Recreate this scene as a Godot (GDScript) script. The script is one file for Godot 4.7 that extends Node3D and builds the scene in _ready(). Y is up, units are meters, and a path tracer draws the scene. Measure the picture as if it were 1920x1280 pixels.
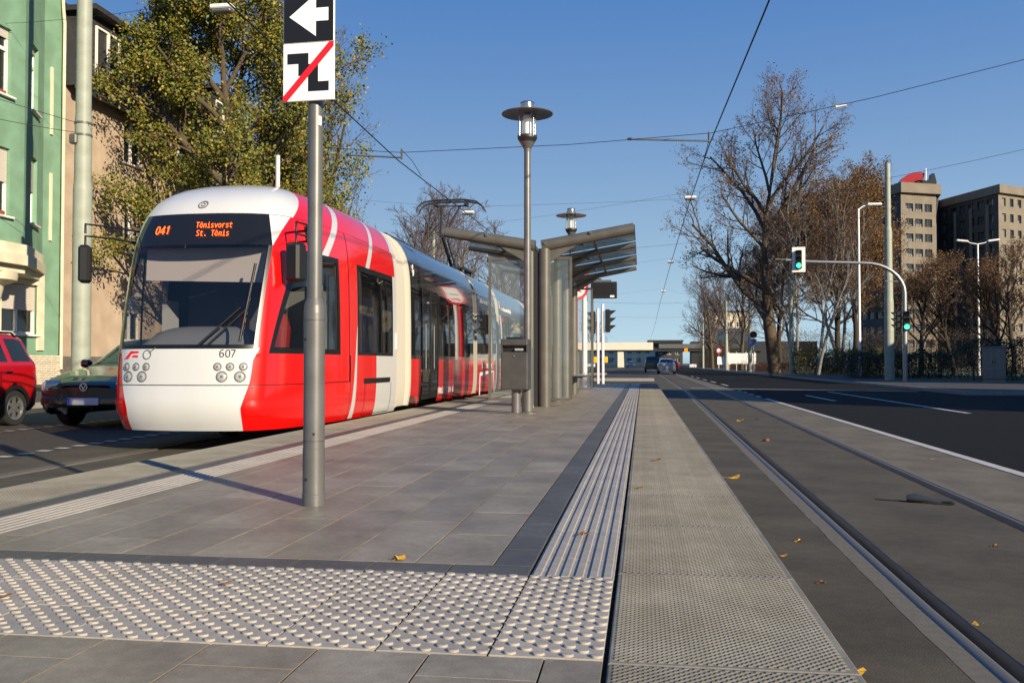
extends Node3D
# A tram stop on a two-track street in winter sun. x runs across the street, y up, and depth down the street is -z.
# Level 0 is the platform surface; the street lies at ST.

const ST := -0.25
var M := {}
var taken := {}
var rng := RandomNumberGenerator.new()

func V(x: float, y: float, d: float) -> Vector3:
	return Vector3(x, y, -d)

class MB:
	var v := PackedVector3Array()
	var n := PackedVector3Array()
	var u := PackedVector2Array()
	var c := PackedColorArray()
	var ix := PackedInt32Array()
	var tint := Color(1, 1, 1)
	var colored := false

	func add(p: Vector3, nn: Vector3, t := Vector2.ZERO) -> int:
		v.append(p); n.append(nn); u.append(t)
		if colored: c.append(tint)
		return v.size() - 1

	# corners run counter-clockwise seen from outside
	func tri(a: Vector3, b: Vector3, d: Vector3) -> void:
		var nn := (b - a).cross(d - a).normalized()
		var i := add(a, nn); add(b, nn); add(d, nn)
		ix.append(i); ix.append(i + 2); ix.append(i + 1)

	func quad(a: Vector3, b: Vector3, d: Vector3, e: Vector3) -> void:
		var nn := (b - a).cross(e - a)
		if nn.length_squared() < 1e-16: nn = (d - b).cross(e - b)
		nn = nn.normalized()
		var i := add(a, nn, Vector2(0, 0)); add(b, nn, Vector2(1, 0)); add(d, nn, Vector2(1, 1)); add(e, nn, Vector2(0, 1))
		ix.append_array(PackedInt32Array([i, i + 2, i + 1, i, i + 3, i + 2]))

	func box(ctr: Vector3, s: Vector3, b := Basis.IDENTITY) -> void:
		var x := b.x * s.x * 0.5; var y := b.y * s.y * 0.5; var z := b.z * s.z * 0.5
		quad(ctr - x - y + z, ctr + x - y + z, ctr + x + y + z, ctr - x + y + z)
		quad(ctr + x - y - z, ctr - x - y - z, ctr - x + y - z, ctr + x + y - z)
		quad(ctr + x - y + z, ctr + x - y - z, ctr + x + y - z, ctr + x + y + z)
		quad(ctr - x - y - z, ctr - x - y + z, ctr - x + y + z, ctr - x + y - z)
		quad(ctr - x + y + z, ctr + x + y + z, ctr + x + y - z, ctr - x + y - z)
		quad(ctr - x - y - z, ctr + x - y - z, ctr + x - y + z, ctr - x - y + z)

	# box whose top edges are chamfered by e
	func slab(ctr: Vector3, s: Vector3, e: float) -> void:
		var h := s * 0.5
		var t := ctr.y + h.y; var m := t - e; var b := ctr.y - h.y
		var o := [Vector2(-h.x, h.z), Vector2(h.x, h.z), Vector2(h.x, -h.z), Vector2(-h.x, -h.z)]
		var r := [Vector2(-h.x + e, h.z - e), Vector2(h.x - e, h.z - e), Vector2(h.x - e, -h.z + e), Vector2(-h.x + e, -h.z + e)]
		for k in 4:
			var a: Vector2 = o[k]; var d: Vector2 = o[(k + 1) % 4]
			var a2: Vector2 = r[k]; var d2: Vector2 = r[(k + 1) % 4]
			quad(Vector3(ctr.x + a.x, b, ctr.z + a.y), Vector3(ctr.x + d.x, b, ctr.z + d.y), Vector3(ctr.x + d.x, m, ctr.z + d.y), Vector3(ctr.x + a.x, m, ctr.z + a.y))
			quad(Vector3(ctr.x + a.x, m, ctr.z + a.y), Vector3(ctr.x + d.x, m, ctr.z + d.y), Vector3(ctr.x + d2.x, t, ctr.z + d2.y), Vector3(ctr.x + a2.x, t, ctr.z + a2.y))
		quad(Vector3(ctr.x + r[0].x, t, ctr.z + r[0].y), Vector3(ctr.x + r[1].x, t, ctr.z + r[1].y), Vector3(ctr.x + r[2].x, t, ctr.z + r[2].y), Vector3(ctr.x + r[3].x, t, ctr.z + r[3].y))

	# box with every edge chamfered by e
	func cbox(ctr: Vector3, s: Vector3, e: float, b := Basis.IDENTITY) -> void:
		var h := s * 0.5
		var ax := [b.x, b.y, b.z]
		var hh := [h.x, h.y, h.z]
		var P := func(sx: float, sy: float, sz: float, f: int) -> Vector3:
			var q := [sx, sy, sz]
			var r := ctr
			for k in 3:
				var d: float = hh[k] if k == f else hh[k] - e
				r += ax[k] * (q[k] * d)
			return r
		var outq := func(a: Vector3, p: Vector3, q: Vector3, r: Vector3) -> void:
			var nn := (p - a).cross(q - a)
			if nn.dot((a + p + q + r) * 0.25 - ctr) >= 0.0: quad(a, p, q, r)
			else: quad(a, r, q, p)
		for sgn: float in [-1.0, 1.0]:
			outq.call(P.call(sgn, -1.0, -1.0, 0), P.call(sgn, 1.0, -1.0, 0), P.call(sgn, 1.0, 1.0, 0), P.call(sgn, -1.0, 1.0, 0))
			outq.call(P.call(-1.0, sgn, -1.0, 1), P.call(1.0, sgn, -1.0, 1), P.call(1.0, sgn, 1.0, 1), P.call(-1.0, sgn, 1.0, 1))
			outq.call(P.call(-1.0, -1.0, sgn, 2), P.call(1.0, -1.0, sgn, 2), P.call(1.0, 1.0, sgn, 2), P.call(-1.0, 1.0, sgn, 2))
			for s2: float in [-1.0, 1.0]:
				outq.call(P.call(sgn, s2, -1.0, 0), P.call(sgn, s2, 1.0, 0), P.call(sgn, s2, 1.0, 1), P.call(sgn, s2, -1.0, 1))
				outq.call(P.call(sgn, -1.0, s2, 0), P.call(sgn, 1.0, s2, 0), P.call(sgn, 1.0, s2, 2), P.call(sgn, -1.0, s2, 2))
				outq.call(P.call(-1.0, sgn, s2, 1), P.call(1.0, sgn, s2, 1), P.call(1.0, sgn, s2, 2), P.call(-1.0, sgn, s2, 2))
				for s3: float in [-1.0, 1.0]:
					var a: Vector3 = P.call(sgn, s2, s3, 0); var p: Vector3 = P.call(sgn, s2, s3, 1); var q: Vector3 = P.call(sgn, s2, s3, 2)
					if (p - a).cross(q - a).dot(a - ctr) >= 0.0: tri(a, p, q)
					else: tri(a, q, p)

	# smooth tube through points with a radius at each
	func tube(pts: Array, rad: Array, sides := 10, caps := true) -> void:
		var m := pts.size()
		var ref := Vector3.UP
		var d0: Vector3 = (pts[1] - pts[0]).normalized()
		if absf(d0.y) > 0.9: ref = Vector3(0.1, 0, 1)
		var base := v.size()
		for k in m:
			var d: Vector3
			if k == 0: d = pts[1] - pts[0]
			elif k == m - 1: d = pts[k] - pts[k - 1]
			else: d = (pts[k + 1] - pts[k]).normalized() + (pts[k] - pts[k - 1]).normalized()
			d = d.normalized()
			var x := ref.cross(d).normalized()
			var y := d.cross(x)
			ref = y
			for s in sides:
				var a := TAU * s / sides
				var nn := x * cos(a) + y * sin(a)
				add(pts[k] + nn * rad[k], nn, Vector2(float(s) / sides, float(k) / (m - 1)))
		for k in m - 1:
			for s in sides:
				var i := base + k * sides + s
				var j := base + k * sides + (s + 1) % sides
				ix.append_array(PackedInt32Array([i, i + sides, j, j, i + sides, j + sides]))
		if caps:
			for e in 2:
				var kk := 0 if e == 0 else m - 1
				var cn: Vector3 = (pts[0] - pts[1]).normalized() if e == 0 else (pts[m - 1] - pts[m - 2]).normalized()
				var ci := add(pts[kk], cn)
				var st := v.size()
				for s in sides: add(v[base + kk * sides + s], cn)
				for s in sides:
					if e == 0: ix.append_array(PackedInt32Array([ci, st + s, st + (s + 1) % sides]))
					else: ix.append_array(PackedInt32Array([ci, st + (s + 1) % sides, st + s]))

	func rod(a: Vector3, b: Vector3, r: float, sides := 8, r2 := -1.0) -> void:
		tube([a, b], [r, r if r2 < 0.0 else r2], sides)

	# profile of (radius, height) turned about an axis through o; each profile segment is shaded flat along the axis, round across
	func lathe(prof: Array, o: Vector3, sides := 16, b := Basis.IDENTITY) -> void:
		for k in prof.size() - 1:
			var p: Vector2 = prof[k]; var q: Vector2 = prof[k + 1]
			var dr := q.x - p.x; var dy := q.y - p.y
			var ln := sqrt(dr * dr + dy * dy)
			if ln < 1e-7: continue
			var nr := dy / ln; var ny := -dr / ln
			var st := v.size()
			for s in sides + 1:
				var a := TAU * s / sides
				var rd := b.x * cos(a) + b.z * sin(a)
				var nn := rd * nr + b.y * ny
				add(o + rd * p.x + b.y * p.y, nn); add(o + rd * q.x + b.y * q.y, nn)
			for s in sides:
				var i := st + s * 2
				ix.append_array(PackedInt32Array([i, i + 2, i + 1, i + 1, i + 2, i + 3]))

	# flat polygon (counter-clockwise) in the plane of xf's x and y, thick by d along its z
	func prism(poly: PackedVector2Array, d: float, xf: Transform3D) -> void:
		var t := Geometry2D.triangulate_polygon(poly)
		var ar := 0.0
		for k in poly.size():
			var a := poly[k]; var b2 := poly[(k + 1) % poly.size()]
			ar += a.x * b2.y - b2.x * a.y
		var P := func(q: Vector2, z: float) -> Vector3: return xf * Vector3(q.x, q.y, z)
		for k in range(0, t.size(), 3):
			var a := poly[t[k]]; var b3 := poly[t[k + 1]]; var cc := poly[t[k + 2]]
			if (b3 - a).cross(cc - a) < 0.0:
				var sw := b3; b3 = cc; cc = sw
			tri(P.call(a, d * 0.5), P.call(b3, d * 0.5), P.call(cc, d * 0.5))
			if d > 0.0: tri(P.call(a, -d * 0.5), P.call(cc, -d * 0.5), P.call(b3, -d * 0.5))
		if d > 0.0:
			for k in poly.size():
				var a := poly[k]; var b4 := poly[(k + 1) % poly.size()]
				if ar < 0.0:
					var sw2 := a; a = b4; b4 = sw2
				quad(P.call(a, -d * 0.5), P.call(b4, -d * 0.5), P.call(b4, d * 0.5), P.call(a, d * 0.5))

	# smooth sheet over rows of points; flip turns it over
	func sheet(rows: Array, flip := false) -> void:
		var nr := rows.size(); var nc: int = rows[0].size()
		var base := v.size()
		for r in nr:
			for k in nc:
				var p: Vector3 = rows[r][k]
				var du: Vector3 = rows[r][mini(k + 1, nc - 1)] - rows[r][maxi(k - 1, 0)]
				var dv: Vector3 = rows[mini(r + 1, nr - 1)][k] - rows[maxi(r - 1, 0)][k]
				var nn := du.cross(dv)
				if nn.length_squared() < 1e-14: nn = Vector3.UP
				nn = nn.normalized()
				if flip: nn = -nn
				add(p, nn, Vector2(float(k) / (nc - 1), float(r) / (nr - 1)))
		for r in nr - 1:
			for k in nc - 1:
				var i := base + r * nc + k
				if flip: ix.append_array(PackedInt32Array([i, i + 1, i + nc, i + 1, i + nc + 1, i + nc]))
				else: ix.append_array(PackedInt32Array([i, i + nc, i + 1, i + 1, i + nc, i + nc + 1]))

	func mesh() -> ArrayMesh:
		var a := []
		a.resize(Mesh.ARRAY_MAX)
		a[Mesh.ARRAY_VERTEX] = v
		a[Mesh.ARRAY_NORMAL] = n
		a[Mesh.ARRAY_TEX_UV] = u
		if colored: a[Mesh.ARRAY_COLOR] = c
		a[Mesh.ARRAY_INDEX] = ix
		var m := ArrayMesh.new()
		m.add_surface_from_arrays(Mesh.PRIMITIVE_TRIANGLES, a)
		return m

func numbered(called: String) -> String:
	if not taken.has(called):
		taken[called] = 0
		return called
	taken[called] += 1
	return "%s_%03d" % [called, taken[called]]

func describe(o: Node3D, label: String, category: String, group := "", kind := "") -> Node3D:
	if label: o.set_meta("label", label)
	if category: o.set_meta("category", category)
	if group: o.set_meta("group", group)
	if kind: o.set_meta("kind", kind)
	return o

func thing(called: String, label: String, category: String, at := Vector3.ZERO, turn := 0.0, group := "") -> Node3D:
	var o := Node3D.new()
	o.name = numbered(called)
	add_child(o)
	o.position = at
	o.rotation.y = turn
	return describe(o, label, category, group)

func put(mesh: Mesh, called: String, m: Material, parent: Node3D = self, at := Vector3.ZERO) -> MeshInstance3D:
	var o := MeshInstance3D.new()
	o.name = numbered(called) if parent == self else called
	o.mesh = mesh
	o.material_override = m
	o.position = at
	parent.add_child(o, true)
	return o

func part(b: MB, called: String, m: Material, parent: Node3D = self, at := Vector3.ZERO) -> MeshInstance3D:
	return put(b.mesh(), called, m, parent, at)

func structure(o: Node3D) -> Node3D:
	o.set_meta("kind", "structure")
	return o

func copy(o: Node3D, label := "") -> Node3D:
	var r: Node3D = o.duplicate()
	r.name = numbered(str(o.name).rstrip("0123456789").rstrip("_"))
	add_child(r)
	if label: r.set_meta("label", label)
	return r

func lettering(s: String, size: float, m: Material, parent: Node3D, xf: Transform3D, called := "lettering", depth := 0.004, font := "Droid Sans", squeeze := 1.0) -> MeshInstance3D:
	var f := SystemFont.new()
	f.font_names = PackedStringArray([font])
	var t := TextMesh.new()
	t.text = s
	t.font = f
	t.font_size = 32
	t.pixel_size = size / 32.0
	t.depth = depth
	t.curve_step = 2.0
	var o := put(t, called, m, parent)
	o.transform = xf * Transform3D(Basis.from_scale(Vector3(squeeze, 1, 1)), Vector3.ZERO)
	return o

# --- materials -------------------------------------------------------------

func C(r: int, g: int, b: int) -> Color:
	return Color8(r, g, b)

func lin(r: float, g: float, b: float) -> Color:
	return Color(r, g, b)

func mat(key: String, col: Color, rough := 0.7, metal := 0.0, spec := 0.5) -> StandardMaterial3D:
	var m := StandardMaterial3D.new()
	m.resource_name = key
	m.albedo_color = col
	m.roughness = rough
	m.metallic = metal
	m.metallic_specular = spec
	M[key] = m
	return m

func noise_image(seed_: int, px: int, layers: Array, lo: float, hi: float, tintc := Color(1, 1, 1)) -> Image:
	# layers: [frequency in cycles over the image, weight, octaves]
	var acc := PackedFloat32Array()
	acc.resize(px * px)
	var wsum := 0.0
	for L in layers:
		var f := FastNoiseLite.new()
		f.seed = seed_ + int(L[0])
		f.noise_type = FastNoiseLite.TYPE_SIMPLEX_SMOOTH
		f.frequency = float(L[0]) / px
		f.fractal_octaves = int(L[2])
		f.fractal_type = FastNoiseLite.FRACTAL_FBM if int(L[2]) > 1 else FastNoiseLite.FRACTAL_NONE
		var im := f.get_seamless_image(px, px, false, false, 0.12, true)
		var d := im.get_data()
		var w: float = L[1]
		wsum += w
		for k in px * px: acc[k] += w * (d[k] / 255.0)
	var out := PackedByteArray()
	out.resize(px * px * 3)
	for k in px * px:
		var t := clampf((acc[k] / wsum - 0.5) * 1.6 + 0.5, 0.0, 1.0)
		var g := lo + (hi - lo) * t
		out[k * 3] = int(clampf(g * (1.0 + (tintc.r - 1.0) * (1.0 - t)), 0, 1) * 255)
		out[k * 3 + 1] = int(clampf(g * (1.0 + (tintc.g - 1.0) * (1.0 - t)), 0, 1) * 255)
		out[k * 3 + 2] = int(clampf(g * (1.0 + (tintc.b - 1.0) * (1.0 - t)), 0, 1) * 255)
	return Image.create_from_data(px, px, false, Image.FORMAT_RGB8, out)

func grained(key: String, col: Color, rough: float, img: Image, metres: float, bump := 0.0, spec := 0.5) -> StandardMaterial3D:
	var m := mat(key, col, rough, 0.0, spec)
	var t := ImageTexture.create_from_image(img)
	m.albedo_texture = t
	m.uv1_triplanar = true
	m.uv1_world_triplanar = true
	m.uv1_scale = Vector3.ONE / metres
	if bump > 0.0:
		m.heightmap_enabled = true
		m.heightmap_texture = t
		m.heightmap_scale = bump
	return m

func regrain(key: String, src: StandardMaterial3D, col: Color, rough := -1.0) -> StandardMaterial3D:
	var m: StandardMaterial3D = src.duplicate()
	m.resource_name = key
	m.albedo_color = col
	if rough >= 0.0: m.roughness = rough
	M[key] = m
	return m

func glass(key: String, col: Color, alpha: float, rough := 0.02) -> StandardMaterial3D:
	var m := mat(key, Color(col, alpha), rough)
	m.transparency = BaseMaterial3D.TRANSPARENCY_ALPHA
	return m

func glow(key: String, col: Color, energy: float) -> StandardMaterial3D:
	var m := mat(key, col, 0.4)
	m.emission_enabled = true
	m.emission = col
	m.emission_energy_multiplier = energy
	return m

func lut(table: Array, x: float) -> float:
	if x <= table[0].x: return table[0].y
	for k in table.size() - 1:
		if x <= table[k + 1].x:
			var a: Vector2 = table[k]; var b: Vector2 = table[k + 1]
			return lerpf(a.y, b.y, (x - a.x) / maxf(b.x - a.x, 1e-6))
	return table[table.size() - 1].y

# --- the scene -------------------------------------------------------------

func _ready() -> void:
	rng.seed = 20071
	var cam := Camera3D.new()
	cam.name = "camera"
	cam.fov = 40.4956
	cam.far = 4000.0
	cam.near = 0.05
	add_child(cam)
	cam.position = Vector3(0, 0.752, 0)
	cam.rotation = Vector3(deg_to_rad(1.3537), deg_to_rad(8.0354), 0)
	cam.current = true

	var env := Environment.new()
	env.background_mode = Environment.BG_SKY
	var sky_mat := ProceduralSkyMaterial.new()
	sky_mat.sky_top_color = C(40, 104, 178)
	sky_mat.sky_horizon_color = C(186, 215, 225)
	sky_mat.sky_curve = 0.14
	sky_mat.sky_energy_multiplier = 1.0
	sky_mat.ground_bottom_color = C(70, 68, 62)
	sky_mat.ground_horizon_color = C(150, 165, 172)
	sky_mat.sun_angle_max = 0.0
	var sky := Sky.new()
	sky.sky_material = sky_mat
	env.sky = sky
	env.tonemap_mode = Environment.TONE_MAPPER_LINEAR
	env.tonemap_exposure = 1.5
	env.sdfgi_enabled = true
	env.ssao_enabled = true
	env.ssil_enabled = true
	env.background_energy_multiplier = 0.74
	var we := WorldEnvironment.new()
	we.name = "environment"
	we.environment = env
	add_child(we)

	var sun := DirectionalLight3D.new()
	sun.name = "sun"
	var az := deg_to_rad(47.0)
	var el := deg_to_rad(20.0)
	sun.basis = Basis.looking_at(Vector3(-sin(az) * cos(el), -sin(el), -cos(az) * cos(el)), Vector3.UP)
	sun.light_energy = 1.6
	sun.light_color = C(255, 238, 208)
	sun.light_angular_distance = 0.5
	sun.shadow_enabled = true
	add_child(sun)

	make_materials()
	build_ground()
	build_platform()
	build_left_side()
	build_right_side()
	build_far_end()
	build_tram()
	build_cars()
	build_stop_furniture()
	build_overhead()
	build_trees()
	build_litter()

func make_materials() -> void:
	var speck := noise_image(3, 512, [[180, 1.0, 1], [60, 0.6, 2], [7, 0.9, 3]], 0.80, 1.0)
	var blotch := noise_image(9, 512, [[4, 1.2, 4], [30, 0.6, 2], [150, 0.5, 1]], 0.74, 1.0, Color(1.0, 0.985, 0.95))
	var streak := noise_image(21, 512, [[3, 1.0, 5], [90, 0.35, 1]], 0.88, 1.0, Color(1.0, 0.985, 0.96))
	var slab_img := noise_image(33, 1024, [[4, 1.1, 4], [34, 0.7, 3], [300, 0.9, 1]], 0.72, 1.0, Color(1.0, 0.975, 0.94))
	grained("slab_grey", C(158, 149, 130), 0.5, slab_img, 2.3, 0.08)
	regrain("slab_light", M.slab_grey, C(164, 156, 138))
	regrain("slab_dark_tone", M.slab_grey, C(152, 143, 127))
	regrain("border_slab", M.slab_grey, C(98, 97, 92), 0.55)
	grained("tactile_white", C(180, 172, 160), 0.65, speck, 0.7, 0.06)
	regrain("tactile_white_b", M.tactile_white, C(172, 165, 154))
	grained("edge_concrete", C(146, 142, 130), 0.75, blotch, 1.7, 0.08)
	regrain("edge_concrete_b", M.edge_concrete, C(140, 136, 125))
	grained("platform_side", C(120, 116, 110), 0.8, blotch, 1.5, 0.2)
	grained("joint_sand", C(84, 78, 70), 0.95, speck, 0.5)
	var bed_img := noise_image(57, 1024, [[3, 1.0, 5], [26, 0.5, 3], [330, 1.1, 1]], 0.62, 1.0, Color(1.0, 0.98, 0.94))
	grained("track_concrete", C(88, 81, 66), 0.9, bed_img, 2.9, 0.3)
	regrain("track_concrete_pale", M.track_concrete, C(122, 114, 97))
	grained("mortar", C(112, 106, 94), 0.9, speck, 0.5, 0.2)
	grained("asphalt", C(31, 32, 31), 0.94, speck, 1.1, 0.35, 0.25)
	regrain("asphalt_old", M.asphalt, C(86, 82, 74), 0.85)
	grained("pavement", C(76, 72, 67), 0.85, blotch, 2.2, 0.3)
	grained("kerb_stone", C(150, 145, 138), 0.8, speck, 0.8, 0.1)
	grained("earth", C(74, 66, 52), 0.95, blotch, 5.0, 1.0)
	grained("grass_ground", C(78, 84, 46), 0.95, blotch, 3.0, 1.5)
	grained("marking", C(196, 194, 188), 0.7, streak, 1.4)
	mat("rail_steel", C(112, 106, 98), 0.5, 0.45)
	# metals and paints
	grained("pole_grey", C(112, 113, 114), 0.42, streak, 0.9)
	M.pole_grey.metallic = 0.35
	grained("dark_frame", C(96, 94, 89), 0.45, streak, 1.3)
	M.dark_frame.metallic = 0.15
	mat("charcoal", C(44, 46, 48), 0.45, 0.1)
	grained("bin_grey", C(70, 71, 70), 0.5, streak, 0.8)
	mat("black_plastic", C(22, 22, 23), 0.5)
	mat("stainless", C(176, 178, 180), 0.25, 0.9)
	mat("galvanised", C(150, 154, 156), 0.45, 0.7)
	grained("mast_green", C(156, 163, 150), 0.55, streak, 1.6)
	mat("white_paint", C(232, 230, 226), 0.45)
	mat("sign_white", C(240, 238, 235), 0.5)
	mat("sign_black", C(18, 18, 20), 0.5)
	mat("sign_red", C(214, 20, 38), 0.5)
	mat("wire", C(34, 34, 36), 0.6, 0.3)
	mat("yellow_box", C(222, 176, 30), 0.5)
	# tram
	var tr := mat("tram_red", C(214, 16, 14), 0.22)
	tr.clearcoat_enabled = true; tr.clearcoat = 0.6; tr.clearcoat_roughness = 0.06
	var tw := mat("tram_white", C(197, 198, 197), 0.25)
	tw.clearcoat_enabled = true; tw.clearcoat = 0.5; tw.clearcoat_roughness = 0.08
	var tb := mat("tram_charcoal", C(40, 42, 44), 0.12)
	tb.clearcoat_enabled = true; tb.clearcoat = 0.8; tb.clearcoat_roughness = 0.04
	mat("black_trim", C(14, 14, 15), 0.35)
	glass("tram_window", C(30, 32, 34), 0.74)
	mat("display_black", C(26, 27, 28), 0.06)
	glass("windscreen", C(20, 26, 28), 0.22)
	glass("side_glass", C(14, 16, 17), 0.45)
	mat("cab_grey", C(104, 106, 110), 0.7)
	mat("cab_blind", C(172, 164, 162), 0.85)
	mat("cab_dark", C(86, 90, 98), 0.8)
	mat("cab_light", C(150, 152, 154), 0.7)
	mat("bellows", C(190, 184, 170), 0.7)
	mat("rubber", C(26, 26, 27), 0.8)
	glow("led_orange", C(255, 96, 30), 1.6)
	mat("lens_clear", C(190, 190, 186), 0.15, 0.3)
	mat("amber", C(240, 150, 10), 0.3)
	mat("jacket_red", C(170, 24, 40), 0.7)
	# shelter glass
	glass("roof_glass", C(44, 84, 88), 0.45, 0.05)
	glass("pane_glass", C(150, 165, 165), 0.1)
	glass("lamp_glass", C(225, 232, 235), 0.12)
	mat("display_glass", C(34, 26, 20), 0.12)
	# cars
	for q in [["car_red", C(176, 12, 20)], ["car_black", C(10, 12, 16)], ["car_silver", C(150, 154, 160)], ["car_dark", C(26, 28, 34)], ["car_white", C(210, 210, 208)], ["car_blue", C(30, 46, 84)]]:
		var cm := mat(q[0], q[1], 0.28, 0.15)
		cm.clearcoat_enabled = true; cm.clearcoat = 1.0; cm.clearcoat_roughness = 0.03
	mat("car_glass", C(34, 42, 42), 0.04)
	glass("car_glass_clear", C(90, 110, 104), 0.3)
	mat("car_inside", C(60, 60, 60), 0.8)
	mat("tyre", C(30, 30, 30), 0.85)
	mat("alloy", C(170, 172, 174), 0.3, 0.8)
	mat("tail_red", C(190, 16, 22), 0.25)
	mat("plate_white", C(190, 192, 200), 0.5)
	mat("plate_blue", C(40, 60, 170), 0.5)
	# buildings
	grained("render_green", C(124, 162, 136), 0.9, streak, 3.5, 0.2)
	grained("render_beige", C(186, 166, 146), 0.9, streak, 4.0, 0.2)
	grained("render_cream", C(226, 216, 190), 0.9, streak, 3.0, 0.2)
	grained("render_grey", C(150, 146, 140), 0.9, streak, 4.0, 0.2)
	grained("plinth_grey", C(112, 106, 100), 0.9, blotch, 2.0, 0.3)
	grained("brick_white", C(216, 206, 186), 0.85, streak, 1.0)
	grained("roof_tile", C(78, 58, 46), 0.85, blotch, 2.0, 0.5)
	grained("slate", C(58, 58, 62), 0.7, blotch, 1.2, 0.4)
	grained("roof_red", C(140, 62, 48), 0.85, blotch, 2.0, 0.5)
	grained("tower_wall", C(128, 120, 108), 0.9, streak, 9.0)
	grained("tower_dark", C(70, 70, 72), 0.8, streak, 9.0)
	glass("tower_pane", C(70, 86, 104), 0.35)
	glass("pane_dark", C(70, 80, 84), 0.15)
	glass("pane_curtain", C(70, 80, 84), 0.16)
	mat("curtain", C(206, 202, 194), 0.9)
	mat("room_wall", C(186, 176, 160), 0.9)
	mat("blind_slats", C(196, 188, 178), 0.7)
	mat("frame_white", C(236, 230, 222), 0.5)
	mat("flower_box", C(150, 70, 48), 0.8)
	mat("emblem_red", C(150, 10, 22), 0.35)
	mat("emblem_black", C(20, 22, 28), 0.35)
	mat("bridge_white", C(206, 200, 184), 0.8)
	mat("fence_green", C(52, 84, 62), 0.6)
	# plants
	var lf := mat("leaf", Color(1, 1, 1), 0.6)
	lf.vertex_color_use_as_albedo = true
	lf.backlight_enabled = true
	lf.backlight = Color(0.5, 0.5, 0.4)
	lf.cull_mode = BaseMaterial3D.CULL_DISABLED
	grained("bark", C(96, 84, 70), 0.95, blotch, 0.8, 1.0)
	grained("bark_dark", C(66, 56, 46), 0.95, blotch, 0.8, 1.0)
	grained("bark_birch", C(200, 196, 188), 0.8, noise_image(5, 256, [[12, 1.0, 3], [40, 1.0, 2]], 0.2, 1.0), 0.6)
	mat("twig_brown", C(92, 70, 56), 0.95)
	mat("twig_purple", C(100, 88, 92), 0.95)
	glow("signal_green", C(60, 255, 170), 2.2)
	mat("signal_off", C(30, 16, 14), 0.25)

# ribbon along the street between two x curves
func ribbon(b: MB, x0: Callable, x1: Callable, y: float, d0: float, d1: float, fine := 0.5, far_from := 30.0) -> void:
	var d := d0
	var base := b.v.size()
	var rows := 0
	while true:
		b.add(V(x0.call(d), y, d), Vector3.UP, Vector2(0, d)); b.add(V(x1.call(d), y, d), Vector3.UP, Vector2(1, d))
		rows += 1
		if d >= d1: break
		d = minf(d + (fine if d < far_from else 4.0), d1)
	for k in rows - 1:
		var i := base + k * 2
		b.ix.append_array(PackedInt32Array([i, i + 2, i + 1, i + 1, i + 2, i + 3]))

func drift(d: float) -> float:
	return 0.0135 * clampf(d - 4.0, 0.0, 30.0)

func flat(x0: float, x1: float, d0: float, d1: float, y: float) -> MB:
	var b := MB.new()
	b.quad(V(x0, y, d0), V(x1, y, d0), V(x1, y, d1), V(x0, y, d1))
	return b

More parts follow.
